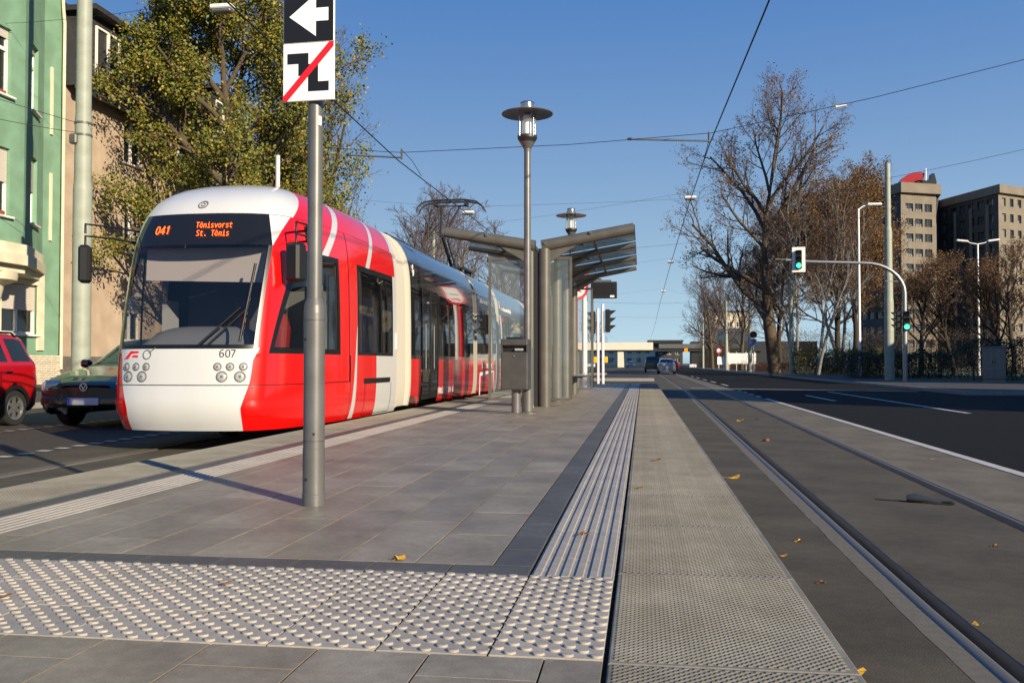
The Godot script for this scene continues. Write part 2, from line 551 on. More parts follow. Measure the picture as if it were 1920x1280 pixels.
func build_ground() -> void:
	structure(part(flat(-1500, 1500, -600, 2500, ST - 0.06), "ground", M.earth))
	var jn := FastNoiseLite.new()
	jn.seed = 5; jn.frequency = 1.7
	var left0 := func(_d: float) -> float: return -6.6
	# asphalt of the carriageways
	var road := Node3D.new()
	road.name = "road"; add_child(road); structure(road)
	part(flat(-13.4, -6.6, -14, 330, ST), "carriageway", M.asphalt_old, road)
	var rb := MB.new()
	ribbon(rb, func(d): return 3.3 + drift(d) * 0.3, func(_d): return 10.1, ST, -14, 330)
	part(rb, "carriageway", M.asphalt, road)
	# the side street that comes in from the right
	part(flat(10.1, 60, 23.0, 30.83, ST), "side_street", M.asphalt, road)
	# track beds with grooved rails
	for side in 2:
		var bed := Node3D.new()
		bed.name = numbered("track_bed"); add_child(bed); structure(bed)
		var cx: float = 1.73 if side == 1 else -5.07
		var dr: Callable = (func(d): return drift(d)) if side == 1 else (func(_d): return 0.0)
		var e0: float = 0.46 if side == 1 else -6.6
		var e1: float = 3.3 if side == 1 else -3.78
		var gr := 0.56
		var xs := []
		var conc := MB.new(); var mort := MB.new(); var edge_no := 0.0
		var jit := func(d: float, k: float) -> float: return jn.get_noise_2d(d * 0.6, k * 37.0) * 0.004 + jn.get_noise_2d(d * 7.0, k * 11.0) * 0.008
		for r in 2:
			var s: float = -1.0 if r == 0 else 1.0
			var rx: float = cx + s * gr
			# from the outer side inwards: mortar strip, head, groove, lip
			var mo := func(d): return rx + s * (0.14 + jit.call(d, 1.0 + r + 2 * side)) + dr.call(d)
			var h0 := func(d): return rx + s * 0.055 + dr.call(d)
			var h1 := func(d): return rx - s * 0.012 + dr.call(d)
			var g1 := func(d): return rx - s * (0.056 + 0.4 * absf(jit.call(d, 9.0 + r))) + dr.call(d)
			var l1 := func(d): return rx - s * (0.076 + jit.call(d, 20.0 + r)) + dr.call(d)
			xs.append([mo, h0, h1, g1, l1])
			var rail := MB.new()
			var head := MB.new()
			if s < 0:
				ribbon(mort, mo, h0, ST + 0.001, -14, 330, 0.12, 12.0)
			else:
				ribbon(mort, h0, mo, ST + 0.001, -14, 330, 0.12, 12.0)
			# head: rounded steel
			var rows := []
			var d := -14.0
			while true:
				var row := []
				for t in 7:
					var f := t / 6.0
					var x: float = lerpf(h0.call(d), h1.call(d), f)
					row.append(V(x, ST + 0.004 - 0.012 * pow(absf(f * 2 - 1), 3.0) - (0.035 if t == 6 else 0.0), d))
				rows.append(row)
				if d >= 330: break
				d = minf(d + (1.0 if d < 40 else 8.0), 330.0)
			head.sheet(rows, s > 0)
			part(head, "rail", M.rail_steel, bed)
			var gv := MB.new()
			if s < 0: ribbon(gv, h1, g1, ST - 0.048, -14, 330, 0.08, 14.0)
			else: ribbon(gv, g1, h1, ST - 0.048, -14, 330, 0.08, 14.0)
			var lipr := []
			d = -14.0
			while true:
				lipr.append([V(g1.call(d), ST - 0.048, d), V(g1.call(d) - s * 0.006, ST - 0.008, d), V(l1.call(d), ST - 0.002, d)])
				if d >= 330: break
				d = minf(d + (0.08 if d < 14 else 4.0), 330.0)
			gv.sheet(lipr, s > 0)
			part(gv, "rail_groove", M.rail_steel, bed)
		ribbon(conc, func(_d): return e0, xs[0][0], ST, -14, 330, 0.08, 14.0)
		ribbon(conc, xs[0][4], xs[1][4], ST, -14, 330, 0.08, 14.0)
		part(conc, "concrete", M.track_concrete, bed)
		var pale := MB.new()
		ribbon(pale, xs[1][0], (func(d): return e1 + drift(d) * 0.3) if side == 1 else (func(_d): return e1), ST, -14, 330, 0.08, 14.0)
		part(pale, "concrete", M.track_concrete_pale if side == 1 else M.track_concrete, bed)
		part(mort, "mortar_strip", M.mortar, bed)
	# painted markings
	var marks := Node3D.new()
	marks.name = "road_marking"; add_child(marks); structure(marks)
	var y := ST + 0.005
	var lane := MB.new()
	ribbon(lane, func(d): return 3.3 + drift(d) * 0.35, func(d): return 3.42 + drift(d) * 0.35, y, -8, 27, 0.5)
	part(lane, "lane_line", M.marking, marks)
	for k in 4:
		part(flat(3.4 + k * 0.02, 3.52 + k * 0.02, 28.2 + k * 2.0, 29.2 + k * 2.0, y), "lane_dash", M.marking, marks)
	part(flat(6.40, 6.52, 19.6, 33.8, y), "lane_line", M.marking, marks)
	part(flat(5.0, 5.12, 25.5, 30.0, y), "lane_dash", M.marking, marks)
	var stop := MB.new()
	stop.quad(V(1.9, y + 0.008, 37.4), V(9.6, y + 0.008, 34.0), V(9.6, y + 0.008, 34.4), V(1.9, y + 0.008, 37.8))
	part(stop, "stop_line", M.marking, marks)
	for k in 5:
		part(flat(3.7, 3.82, 42.0 + k * 7.0, 45.5 + k * 7.0, y), "lane_dash", M.marking, marks)
	for k in 26:
		part(flat(-6.86, -6.70, 6.0 + k * 0.335, 6.13 + k * 0.335, y), "dotted_block", M.marking, marks)
	for k in 22:
		part(flat(-9.37, -9.22, 9.5 + k * 0.3, 9.61 + k * 0.3, y), "dotted_block", M.marking, marks)
	# slab joint in the left track bed
	part(flat(-6.62, -6.585, -14, 200, ST + 0.002), "bed_joint", M.joint_sand, marks)
	# pavements
	var pv := Node3D.new()
	pv.name = "pavement"; add_child(pv); structure(pv)
	var lp := MB.new()
	lp.quad(V(-19.3, 0.09, -14), V(-13.55, ST + 0.12, -14), V(-13.55, ST + 0.12, 330), V(-19.3, 0.09, 330))
	part(lp, "paving", M.pavement, pv)
	for k in 60:
		var b := MB.new()
		b.slab(V(-13.47, ST + 0.06, -13 + k * 1.5), Vector3(0.15, 0.128, 1.492), 0.015)
		part(b, "kerb", M.kerb_stone, pv)
	var rp := MB.new()
	rp.quad(V(10.25, ST + 0.12, 31), V(14.5, ST + 0.14, 31), V(14.5, ST + 0.14, 330), V(10.25, ST + 0.12, 330))
	rp.quad(V(14.5, ST + 0.14, 31), V(60, ST + 0.16, 31), V(60, ST + 0.16, 44.5), V(14.5, ST + 0.14, 44.5))
	rp.quad(V(10.25, ST + 0.12, -14), V(22.0, ST + 0.16, -14), V(22.0, ST + 0.16, 23), V(10.25, ST + 0.12, 23))
	part(rp, "paving", M.pavement, pv)
	for k in 60:
		if -13 + k * 1.5 > 22.5 and -13 + k * 1.5 < 31.5: continue
		var b := MB.new()
		b.slab(V(10.17, ST + 0.06, -13 + k * 1.5), Vector3(0.15, 0.128, 1.492), 0.015)
		part(b, "kerb", M.kerb_stone, pv)
	var kb := MB.new()
	kb.slab(V(10.17, ST + 0.06, 200), Vector3(0.15, 0.128, 250), 0.015)
	kb.slab(V(35.2, ST + 0.06, 30.9), Vector3(49.6, 0.128, 0.15), 0.015)
	part(kb, "kerb", M.kerb_stone, pv)
	var kc := MB.new()
	kc.slab(V(10.2475, ST + 0.061, 31.035), Vector3(0.305, 0.13, 0.428), 0.015)
	part(kc, "kerb", M.kerb_stone, pv)
	structure(part(flat(14.5, 60, 44.5, 330, ST + 0.13), "verge", M.grass_ground))

func build_platform() -> void:
	var p := Node3D.new()
	p.name = "platform"; add_child(p); structure(p)
	# body under the paving
	var body := MB.new()
	body.box(V(-1.66, -0.152, 16.0), Vector3(4.2, 0.22, 36.8))
	part(body, "base", M.joint_sand, p)
	for sx in [-3.8, 0.485]:
		var kb := MB.new()
		kb.box(V(sx, -0.165, 16.2), Vector3(0.04, 0.21, 37.4))
		part(kb, "side_wall", M.platform_side, p)
	var endw := MB.new()
	endw.box(V(-1.66, -0.15, 34.55), Vector3(4.3, 0.2, 0.2))
	part(endw, "side_wall", M.platform_side, p)
	var g := 0.0035
	var rr := RandomNumberGenerator.new(); rr.seed = 77
	var tones := [M.slab_grey, M.slab_grey, M.slab_light, M.slab_dark_tone]
	# plain slabs 0.3 x 0.6 in half bond, near ones singly, the rest joined
	var full := MB.new(); full.slab(Vector3.ZERO, Vector3(0.3 - 0.0055, 0.04, 0.6 - 0.0025), 0.0007)
	var slab_mesh := full.mesh()
	var rest := MB.new()
	var made := 0
	var xr := -0.555
	for row in 54:
		for cidx in 8:
			var x0 := xr - 0.3 * (cidx + 1)
			var w := 0.3
			if x0 < -2.82: w = 0.3 - (-2.82 - x0)
			if w < 0.05: continue
			var z0 := 3.43 + row * 0.6 - (0.3 if cidx % 2 == 1 else 0.0)
			var ln := 0.6
			if z0 < 3.43: ln = 0.3; z0 = 3.43
			if z0 + ln > 34.4: ln = 34.4 - z0
			if ln < 0.05: continue
			var ctr := V(xr - 0.3 * cidx - w * 0.5, -0.02 + rr.randf_range(-0.0012, 0.0004), z0 + ln * 0.5)
			if made < 300:
				var m: Mesh = slab_mesh
				if ln < 0.59 or w < 0.29:
					var hb := MB.new(); hb.slab(Vector3.ZERO, Vector3(w - 0.0055, 0.04, ln - 0.0025), 0.0007)
					m = hb.mesh()
				var o := put(m, "paving_slab", tones[rr.randi() % 4], p, ctr)
				o.rotation = Vector3(rr.randf_range(-0.0012, 0.0012), 0, rr.randf_range(-0.0012, 0.0012))
				made += 1
			else:
				rest.slab(ctr, Vector3(w - 0.0055, 0.04, ln - 0.0025), 0.0007)
	part(rest, "paving_slabs_beyond", M.slab_grey, p).set_meta("kind", "stuff")
	# plain slabs in front of the tactile field
	for cidx in 11:
		for k in 4:
			var x1 := -0.10 if cidx == 0 else -0.25 - 0.3 * (cidx - 1)
			var x0 := -0.25 - 0.3 * cidx
			if x0 < -3.2: continue
			var off := 0.17 if cidx % 2 == 1 else 0.47
			var z1 := 2.365 if k == 0 else 2.365 - off - 0.6 * (k - 1)
			var z0 := 2.365 - off - 0.6 * k
			var b := MB.new(); b.slab(Vector3.ZERO, Vector3(x1 - x0 - 0.0055, 0.04, z1 - z0 - 0.0025), 0.0007)
			part(b, "paving_slab", tones[rr.randi() % 4], p, V((x0 + x1) * 0.5, -0.02, (z0 + z1) * 0.5))
	# dark border slabs
	var bm := MB.new(); bm.slab(Vector3.ZERO, Vector3(0.15 - g, 0.04, 0.3 - g), 0.0025)
	var bms := bm.mesh()
	for k in 103: put(bms, "border_slab", M.border_slab, p, V(-0.48, -0.0205, 3.58 + k * 0.3))
	for k in 107: put(bms, "border_slab", M.border_slab, p, V(-3.195, -0.0205, 2.4 + k * 0.3))
	var bm2 := MB.new(); bm2.slab(Vector3.ZERO, Vector3(0.3 - g, 0.04, 0.15 - g), 0.0025)
	var bms2 := bm2.mesh()
	for k in 8: put(bms2, "border_slab", M.border_slab, p, V(-0.555 - 0.3 * k, -0.0205, 3.355))
	# tactile field of raised bumps
	var tile := MB.new()
	tile.slab(Vector3(0, -0.02, 0), Vector3(0.3 - 0.006, 0.04, 0.3 - 0.0025), 0.0012)
	for i in 8:
		for j in 4:
			var x := -0.15 + 0.01875 + 0.075 * j + (0.0375 if i % 2 == 1 else 0.0)
			var z := -0.15 + 0.01875 + 0.0375 * i
			var rows := []
			for ring in [[0.0142, 0.0], [0.0136, 0.0053], [0.0126, 0.0063], [0.0, 0.0065]]:
				var row := []
				for s in 11:
					var a := -TAU * s / 10
					row.append(Vector3(x + cos(a) * ring[0] * 1.15, ring[1] - 0.0002, z + sin(a) * ring[0] * 0.95))
				rows.append(row)
			tile.sheet(rows, false)
	var tm := tile.mesh()
	var tt := [M.tactile_white, M.tactile_white_b]
	for i in 10:
		for j in 3:
			put(tm, "tactile_tile", tt[rr.randi() % 2], p, V(-0.25 - 0.3 * i, rr.randf_range(-0.001, 0.0005), 2.525 + 0.3 * j))
	# ribbed guiding strips
	var rt := MB.new()
	rt.slab(Vector3(0, -0.022, 0), Vector3(0.3 - g, 0.036, 0.3 - g), 0.002)
	for k in 6:
		var x := -0.125 + 0.05 * k
		var y0 := -0.004; var y1 := 0.0015
		var h := 0.1485
		rt.quad(Vector3(x - 0.0125, y1, h), Vector3(x + 0.0125, y1, h), Vector3(x + 0.0125, y1, -h), Vector3(x - 0.0125, y1, -h))
		rt.quad(Vector3(x + 0.0125, y1, h), Vector3(x + 0.015, y0, h), Vector3(x + 0.015, y0, -h), Vector3(x + 0.0125, y1, -h))
		rt.quad(Vector3(x - 0.015, y0, h), Vector3(x - 0.0125, y1, h), Vector3(x - 0.0125, y1, -h), Vector3(x - 0.015, y0, -h))
		rt.quad(Vector3(x - 0.015, y0, h), Vector3(x + 0.015, y0, h), Vector3(x + 0.0125, y1, h), Vector3(x - 0.0125, y1, h))
		rt.quad(Vector3(x + 0.015, y0, -h), Vector3(x - 0.015, y0, -h), Vector3(x - 0.0125, y1, -h), Vector3(x + 0.0125, y1, -h))
	var rtm := rt.mesh()
	for k in 103: put(rtm, "ribbed_tile", tt[rr.randi() % 2], p, V(-0.25, 0, 3.43 + k * 0.3))
	for k in 107: put(rtm, "ribbed_tile", tt[rr.randi() % 2], p, V(-2.97, 0, 2.5 + k * 0.3))
	# studded edge slabs
	var st := MB.new()
	for i in 24:
		for j in 78:
			var x := -0.285 + 0.0245 * i + (0.01225 if j % 2 == 1 else 0.0)
			var z := -0.48 + 0.0124 * j
			var a := 0.0072; var b := 0.0042; var h := 0.0035
			if x > 0.288: continue
			var o := Vector3(x, -0.0005, z)
			var lo := [o + Vector3(-a, 0, a), o + Vector3(a, 0, a), o + Vector3(a, 0, -a), o + Vector3(-a, 0, -a)]
			var hi := [o + Vector3(-b, h, b), o + Vector3(b, h, b), o + Vector3(b, h, -b), o + Vector3(-b, h, -b)]
			for q in 4: st.quad(lo[q], lo[(q + 1) % 4], hi[(q + 1) % 4], hi[q])
			st.quad(hi[0], hi[1], hi[2], hi[3])
	var stm := st.mesh()
	var es := MB.new(); es.slab(Vector3(0, -0.05, 0), Vector3(0.612, 0.1, 1.0 - 0.004), 0.004)
	var esm := es.mesh()
	var es2 := MB.new(); es2.slab(Vector3(0, -0.05, 0), Vector3(0.56, 0.1, 1.0 - 0.004), 0.004)
	var esm2 := es2.mesh()
	var et := [M.edge_concrete, M.edge_concrete_b]
	for k in 35:
		var o := put(esm, "edge_slab", et[rr.randi() % 2], p, V(0.217, 0, 0.85 + k * 1.0 - 0.0))
		if k > 0:
			var q := put(stm, "studs", o.material_override, o)
			q.set_meta("kind", "stuff")
		var o2 := put(esm2, "edge_slab", et[rr.randi() % 2], p, V(-3.555, 0, 0.85 + k * 1.0))
		if k > 2:
			var q2 := put(stm, "studs", o2.material_override, o2)
			q2.set_meta("kind", "stuff")
			q2.scale.x = 0.9
	# island kerbs beyond the crossing
	for a in [[-2.9, 0.65, 52.5, 54.8], [-4.6, -3.2, 80.0, 84.0]]:
		var b := MB.new()
		b.slab(V((a[0] + a[1]) * 0.5, ST + 0.075, (a[2] + a[3]) * 0.5), Vector3(a[1] - a[0], 0.15, a[3] - a[2]), 0.03)
		structure(part(b, "traffic_island", M.kerb_stone))
	# levelled crossing between platform end and island
	structure(part(flat(-3.78, 0.46, 34.66, 330, ST), "median", M.asphalt_old))

# --- buildings -------------------------------------------------------------

var win_cache := {}

func frame_mesh(w: float, h: float, style: String) -> ArrayMesh:
	var key := "%s %.3f %.3f" % [style, w, h]
	if win_cache.has(key): return win_cache[key]
	var b := MB.new()
	var t := 0.07
	b.box(Vector3(-w * 0.5 + t * 0.5, 0, 0), Vector3(t, h, 0.07))
	b.box(Vector3(w * 0.5 - t * 0.5, 0, 0), Vector3(t, h, 0.07))
	b.box(Vector3(0, h * 0.5 - t * 0.5, 0), Vector3(w - 2 * t, t, 0.065))
	b.box(Vector3(0, -h * 0.5 + t * 0.5, 0), Vector3(w - 2 * t, t, 0.065))
	if style == "transom" or style == "cross":
		b.box(Vector3(0, h * 0.2, 0.003), Vector3(w - 2 * t, 0.1, 0.07))
	if style == "cross" or style == "double":
		var hh := h if style == "double" else h * 0.7 - t
		b.box(Vector3(0, 0.0 if style == "double" else -h * 0.15 - 0.02, 0.006), Vector3(0.1, hh - 2 * t, 0.07))
	var m := b.mesh()
	win_cache[key] = m
	return m

func unit_quad(w: float, h: float) -> ArrayMesh:
	var key := "q %.3f %.3f" % [w, h]
	if not win_cache.has(key):
		var b := MB.new()
		b.quad(Vector3(-w / 2, -h / 2, 0), Vector3(w / 2, -h / 2, 0), Vector3(w / 2, h / 2, 0), Vector3(-w / 2, h / 2, 0))
		win_cache[key] = b.mesh()
	return win_cache[key]

func unit_box(s: Vector3) -> ArrayMesh:
	var key := "b %s" % s
	if not win_cache.has(key):
		var b := MB.new()
		b.cbox(Vector3.ZERO, s, minf(0.01, s[s.min_axis_index()] * 0.2))
		win_cache[key] = b.mesh()
	return win_cache[key]

# wall with real openings; wins: [u, v, w, h, style, pane material, share covered by a roller blind]
func facade(parent: Node3D, o: Vector3, r: Vector3, w: float, h: float, wins: Array, wall: Material, depth := 0.16, frame_mat: Material = null, sills := true, called := "wall") -> void:
	var up := Vector3.UP
	var nr := r.cross(up).normalized()
	var us := [0.0, w]; var vs := [0.0, h]
	for q in wins:
		us.append_array([q[0], q[0] + q[2]]); vs.append_array([q[1], q[1] + q[3]])
	us.sort(); vs.sort()
	var b := MB.new()
	for i in us.size() - 1:
		if us[i + 1] - us[i] < 0.001: continue
		for j in vs.size() - 1:
			if vs[j + 1] - vs[j] < 0.001: continue
			var cu: float = (us[i] + us[i + 1]) * 0.5; var cv: float = (vs[j] + vs[j + 1]) * 0.5
			var open := false
			for q in wins:
				if cu > q[0] and cu < q[0] + q[2] and cv > q[1] and cv < q[1] + q[3]: open = true
			if open: continue
			b.quad(o + r * us[i] + up * vs[j], o + r * us[i + 1] + up * vs[j], o + r * us[i + 1] + up * vs[j + 1], o + r * us[i] + up * vs[j + 1])
	for q in wins:
		var a = o + r * q[0] + up * q[1]; var x: Vector3 = r * q[2]; var y: Vector3 = up * q[3]; var d := -nr * depth
		b.quad(a, a + x, a + x + d, a + d)
		b.quad(a + x, a + x + y, a + x + y + d, a + x + d)
		b.quad(a + x + y, a + y, a + y + d, a + x + y + d)
		b.quad(a + y, a, a + d, a + y + d)
	part(b, called, wall, parent)
	var bas := Basis(r, up, nr)
	if called == "wall":
		var lv := []
		for q in wins:
			var f: float = maxf(q[1] - 0.95, 0.08)
			var new_one := true
			for x in lv:
				if absf(x - f) < 1.2: new_one = false
			if new_one: lv.append(f)
		if lv.size() > 0:
			if sills: rooms(parent, o, r, w, h, lv, 3.6, depth + 0.06)
			else: rooms(parent, o + r * 1.0, r, w - 2.0, h - 0.5, lv, 1.6, depth + 0.06)
	for q in wins:
		if q.size() < 6: continue
		var ctr: Vector3 = o + r * (q[0] + q[2] * 0.5) + up * (q[1] + q[3] * 0.5) - nr * (depth - 0.04)
		var f := put(frame_mesh(q[2] - 0.004, q[3] - 0.004, q[4]), "window", frame_mat if frame_mat else M.frame_white, parent)
		f.transform = Transform3D(bas, ctr)
		put(unit_quad(q[2] - 0.06, q[3] - 0.06), "pane", q[5], f, Vector3(0, 0, -0.012))
		if q[5] == M.pane_curtain:
			put(unit_quad(q[2] * 0.36, q[3] - 0.1), "curtain", M.curtain, f, Vector3(-q[2] * 0.26, 0, -0.14))
			put(unit_quad(q[2] * 0.3, q[3] - 0.1), "curtain", M.curtain, f, Vector3(q[2] * 0.3, 0, -0.14))
		if sills: put(unit_box(Vector3(q[2] + 0.16, 0.06, 0.2)), "sill", M.frame_white, f, Vector3(0, -q[3] * 0.5 - 0.035, depth - 0.02))
		if q.size() > 6 and q[6] > 0.0:
			var hh: float = q[3] * q[6]
			put(slat_mesh(q[2] - 0.02, hh), "roller_blind", M.blind_slats, f, Vector3(0, q[3] * 0.5 - hh * 0.5, 0.05))

# rooms behind a facade: floors, partitions and a back wall
func rooms(parent: Node3D, o: Vector3, r: Vector3, w: float, h: float, levels: Array, deep: float, t0: float) -> void:
	var up := Vector3.UP
	var nr := r.cross(up).normalized()
	var bas := Basis(r, up, nr)
	var b := MB.new()
	for v in levels + [h - 0.13]:
		b.box(o + r * (w * 0.5) + up * v - nr * (deep * 0.5 + t0), Vector3(w - 0.04, 0.22, deep), bas)
	b.box(o + r * (w * 0.5) + up * (h * 0.5) - nr * (deep + t0 + 0.1), Vector3(w - 0.04, h - 0.02, 0.2), bas)
	var n := maxi(1, int(w / 4.5))
	for k in n + 1:
		b.box(o + r * lerpf(0.12, w - 0.12, float(k) / n) + up * (h * 0.5) - nr * (deep * 0.5 + t0), Vector3(0.14, h - 0.06, deep), bas)
	part(b, "rooms", M.room_wall, parent)

func slat_mesh(w: float, h: float) -> ArrayMesh:
	var key := "s %.3f %.3f" % [w, h]
	if not win_cache.has(key):
		var b := MB.new()
		var n := int(h / 0.05)
		for k in n:
			var y := h * 0.5 - h * (k + 0.5) / n
			var hh := h / n * 0.5
			b.quad(Vector3(-w / 2, y - hh, 0), Vector3(w / 2, y - hh, 0), Vector3(w / 2, y + hh * 0.2, 0.014), Vector3(-w / 2, y + hh * 0.2, 0.014))
			b.quad(Vector3(-w / 2, y + hh * 0.2, 0.014), Vector3(w / 2, y + hh * 0.2, 0.014), Vector3(w / 2, y + hh, 0), Vector3(-w / 2, y + hh, 0))
		win_cache[key] = b.mesh()
	return win_cache[key]

func build_left_side() -> void:
	var F := -19.0
	var base := 0.06
	# green house with a canted bay: its facade follows the street and faces it
	var gh := thing("green_house", "pale green town house with canted bay and white window surrounds", "house")
	var r := Vector3(0, 0, -1)   # right-hand direction seen from the street
	var z0 := 14.0
	var z1 := 28.0
	var st := 3.45
	# flat wall in line with the neighbour; openings for the ground floor window near the corner
	var wins := []
	for s in 1:
		wins.append([z1 - z0 - 8.4, 1.35 + s * st, 1.3, 1.95, "transom", M.pane_dark, 0.3])
	wins.append([11.15, 1.45, 1.7, 1.55, "double", M.pane_dark, 0.52])
	var openings := wins.map(func(q): return [q[0], q[1] - 0.9 + 0.15, q[2], q[3], q[4], q[5], q[6]])
	for s in 2: openings.append([19.5 - z0, 3.95 + s * st, 7.2, 2.6])
	facade(gh, V(F, base + 0.9, z0), r, z1 - z0, 12.2, openings, M.render_green)
	# white brick plinth
	var pl := MB.new()
	pl.box(V(F - 0.02, base + 0.4, (z0 + z1) * 0.5), Vector3(0.16, 1.0, z1 - z0 - 0.02))
	part(pl, "plinth", M.brick_white, gh)
	var brick := unit_box(Vector3(0.05, 0.062, 0.235))
	for row in 13:
		for k in 20:
			put(brick, "brick", M.brick_white, gh, V(F + 0.07, base + 0.05 + row * 0.072, z1 - 0.14 - k * 0.245 - (0.12 if row % 2 == 1 else 0.0)))
	# cream surround of the ground floor window
	var sr := MB.new()
	for q in [[-0.3, 0.0, 0.3, 2.7], [1.7, 0.0, 0.3, 2.7]]:
		sr.box(V(F + 0.02, base + 1.1 + q[3] * 0.5, z0 + 11.15 + q[0] + q[2] * 0.5), Vector3(0.1, q[3], q[2]))
	sr.box(V(F + 0.021, base + 3.5, z0 + 11.15 + 0.85), Vector3(0.1, 0.7, 1.7))
	part(sr, "window_surround", M.render_cream, gh)
	# canted bay from the first floor up: front face parallel to the street, slanted sides
	var bo := 1.0
	var by := base + 4.15
	var bh := 8.9
	var bz0 := 19.0
	var bz1 := 27.1
	var sl := 2.3
	var P := [V(F, by, bz0), V(F + bo, by, bz0 + sl), V(F + bo, by, bz1 - sl), V(F, by, bz1)]
	for k in 3:
		var a: Vector3 = P[k]; var b2: Vector3 = P[k + 1]
		var ln := a.distance_to(b2)
		var ww := []
		for s in 2:
			if k == 1:
				ww.append([ln - 1.95, 0.75 + s * st, 1.35, 1.95, "transom", M.pane_dark if s == 1 else M.pane_curtain, 0.14 if s == 1 else 0.5])
			else:
				ww.append([ln * 0.5 - 0.42, 0.8 + s * st, 0.84, 2.05, "transom", M.pane_dark, 0.1 if s == 1 else 0.5])
		facade(gh, a, (b2 - a).normalized(), ln, bh, ww, M.render_green, 0.2, null, true, "bay_wall")
	for s in 2:
		put(unit_box(Vector3(0.06, 2.2, 0.12)), "ornament_strip", M.render_cream, gh, V(F + 0.03, by + 1.6 + s * st, bz1 + 0.35))
	# moulded foot of the bay and console
	var ft := MB.new()
	for q in [[0.16, 0.0, 0.34], [0.28, -0.3, 0.3], [0.05, -0.55, 0.22]]:
		var e: float = q[0]
		var pts := PackedVector2Array([Vector2(F - 0.05, bz0 - e), Vector2(F + bo + e, bz0 + sl - e * 0.4), Vector2(F + bo + e, bz1 - sl + e * 0.4), Vector2(F - 0.05, bz1 + e)])
		ft.prism(pts, q[2], Transform3D(Basis(Vector3.RIGHT, Vector3(0, 0, -1), Vector3(0, 1, 0)), Vector3(0, by - 0.17 + q[1], 0)))
	part(ft, "bay_foot", M.render_cream, gh)
	var cs := MB.new()
	cs.lathe([Vector2(0.0, -1.2), Vector2(0.35, -1.1), Vector2(0.5, -0.9), Vector2(0.62, -0.4), Vector2(0.95, -0.25), Vector2(1.0, 0.0), Vector2(0.0, 0.02)], V(F + 0.1, by - 0.8, 24.2), 18)
	part(cs, "console", M.render_cream, gh)
	var cap := MB.new()
	cap.box(V(F - 0.4, base + 13.2, (z0 + z1) * 0.5), Vector3(1.6, 0.35, z1 - z0))
	part(cap, "eaves", M.slate, gh)
	var rf := MB.new()
	rf.quad(V(F + 0.4, base + 13.4, z0), V(F + 0.4, base + 13.4, z1), V(F - 4.0, base + 18.5, z1), V(F - 4.0, base + 18.5, z0))
	part(rf, "roof", M.slate, gh)
	for k in 2:
		put(unit_box(Vector3(0.06, 0.1, 1.15)), "flower_box", M.flower_box, gh, V(F + bo - 0.1, by + 0.85 + st * k, bz1 - sl - 1.27))
	var dp := MB.new()
	dp.tube([V(F + 0.1, base + 13.0, z1 - 0.15), V(F + 0.1, base + 12.4, z1 - 0.1), V(F + 0.12, base + 11.9, z1 - 0.05), V(F + 0.12, base + 0.5, z1 - 0.05)], [0.055, 0.055, 0.055, 0.055], 8)
	part(dp, "downpipe", M.render_cream, gh)
	var sb := MB.new()
	sb.box(V(F - 7.2, 6.5, z0 - 0.01 + 7), Vector3(5.4, 13.0, z1 - z0 - 0.04))
	part(sb, "back_volume", M.render_green, gh)

	# beige neighbour with a slate mansard
	var bw := thing("beige_house", "beige rendered house with slate mansard roof behind the autumn tree", "house")
	var y0 := 28.0
	var y1 := 44.0
	var bws := []
	for s in 3:
		for k in 4:
			bws.append([3.6 + k * 3.6, 1.5 + s * 3.3, 1.25, 1.9, "double", M.pane_dark if (s + k) % 2 == 0 else M.pane_curtain, 0.45 if s == 0 and k == 0 else 0.15])
	facade(bw, V(F + 0.06, base + 0.02, y0 + 0.02), r, y1 - y0, 9.9, bws, M.render_beige)
	put(unit_box(Vector3(0.1, 0.95, y1 - y0 - 0.1)), "plinth", M.plinth_grey, bw, V(F + 0.1, base + 0.45, (y0 + y1) * 0.5))
	var bb := MB.new()
	bb.box(V(F - 7.3, 5.0, (y0 + y1) * 0.5), Vector3(5.4, 9.8, y1 - y0 - 0.1))
	part(bb, "back_volume", M.render_beige, bw)
	var ms := MB.new()
	ms.quad(V(F + 0.45, base + 9.9, y0 + 0.05), V(F + 0.45, base + 9.9, y1), V(F - 1.1, base + 13.4, y1), V(F - 1.1, base + 13.4, y0 + 0.05))
	ms.quad(V(F - 1.1, base + 13.4, y0 + 0.05), V(F - 1.1, base + 13.4, y1), V(F - 6, base + 15.4, y1), V(F - 6, base + 15.4, y0 + 0.05))
	ms.tri(V(F + 0.45, base + 9.9, y0 + 0.05), V(F - 1.1, base + 13.4, y0 + 0.05), V(F - 6, base + 9.9, y0 + 0.05))
	part(ms, "roof", M.slate, bw)
	var gt := MB.new()
	gt.rod(V(F + 0.52, base + 9.85, y0 + 0.05), V(F + 0.52, base + 9.85, y1), 0.09, 8)
	part(gt, "gutter", M.dark_frame, bw)
	for k in 3:
		var d := MB.new()
		var dz := y0 + 2.6 + k * 4.6
		d.box(V(F - 1.0, base + 11.6, dz), Vector3(2.0, 2.6, 2.2))
		d.box(V(F - 0.9, base + 13.0, dz), Vector3(2.6, 0.18, 2.7))
		var dm := part(d, "dormer", M.slate, bw)
		var f := put(frame_mesh(1.5, 1.9, "double"), "window", M.frame_white, dm)
		f.transform = Transform3D(Basis(r, Vector3.UP, Vector3(1, 0, 0)), V(F + 0.03, base + 11.6, dz))
	# houses farther along, seen between tram and shelter
	var bh2 := thing("brown_roof_house", "house with tall dark brown roof and small white dormer behind the tram", "house")
	var hz0 := 62.0
	var hz1 := 84.0
	var hx := -17.5
	var hw := []
	for s in 2:
		for k in 6:
			hw.append([1.5 + k * 3.5, 1.2 + s * 3.2, 1.2, 1.6, "double", M.pane_dark, 0.2])
	facade(bh2, V(hx, base, hz0), r, hz1 - hz0, 6.4, hw, M.render_cream)
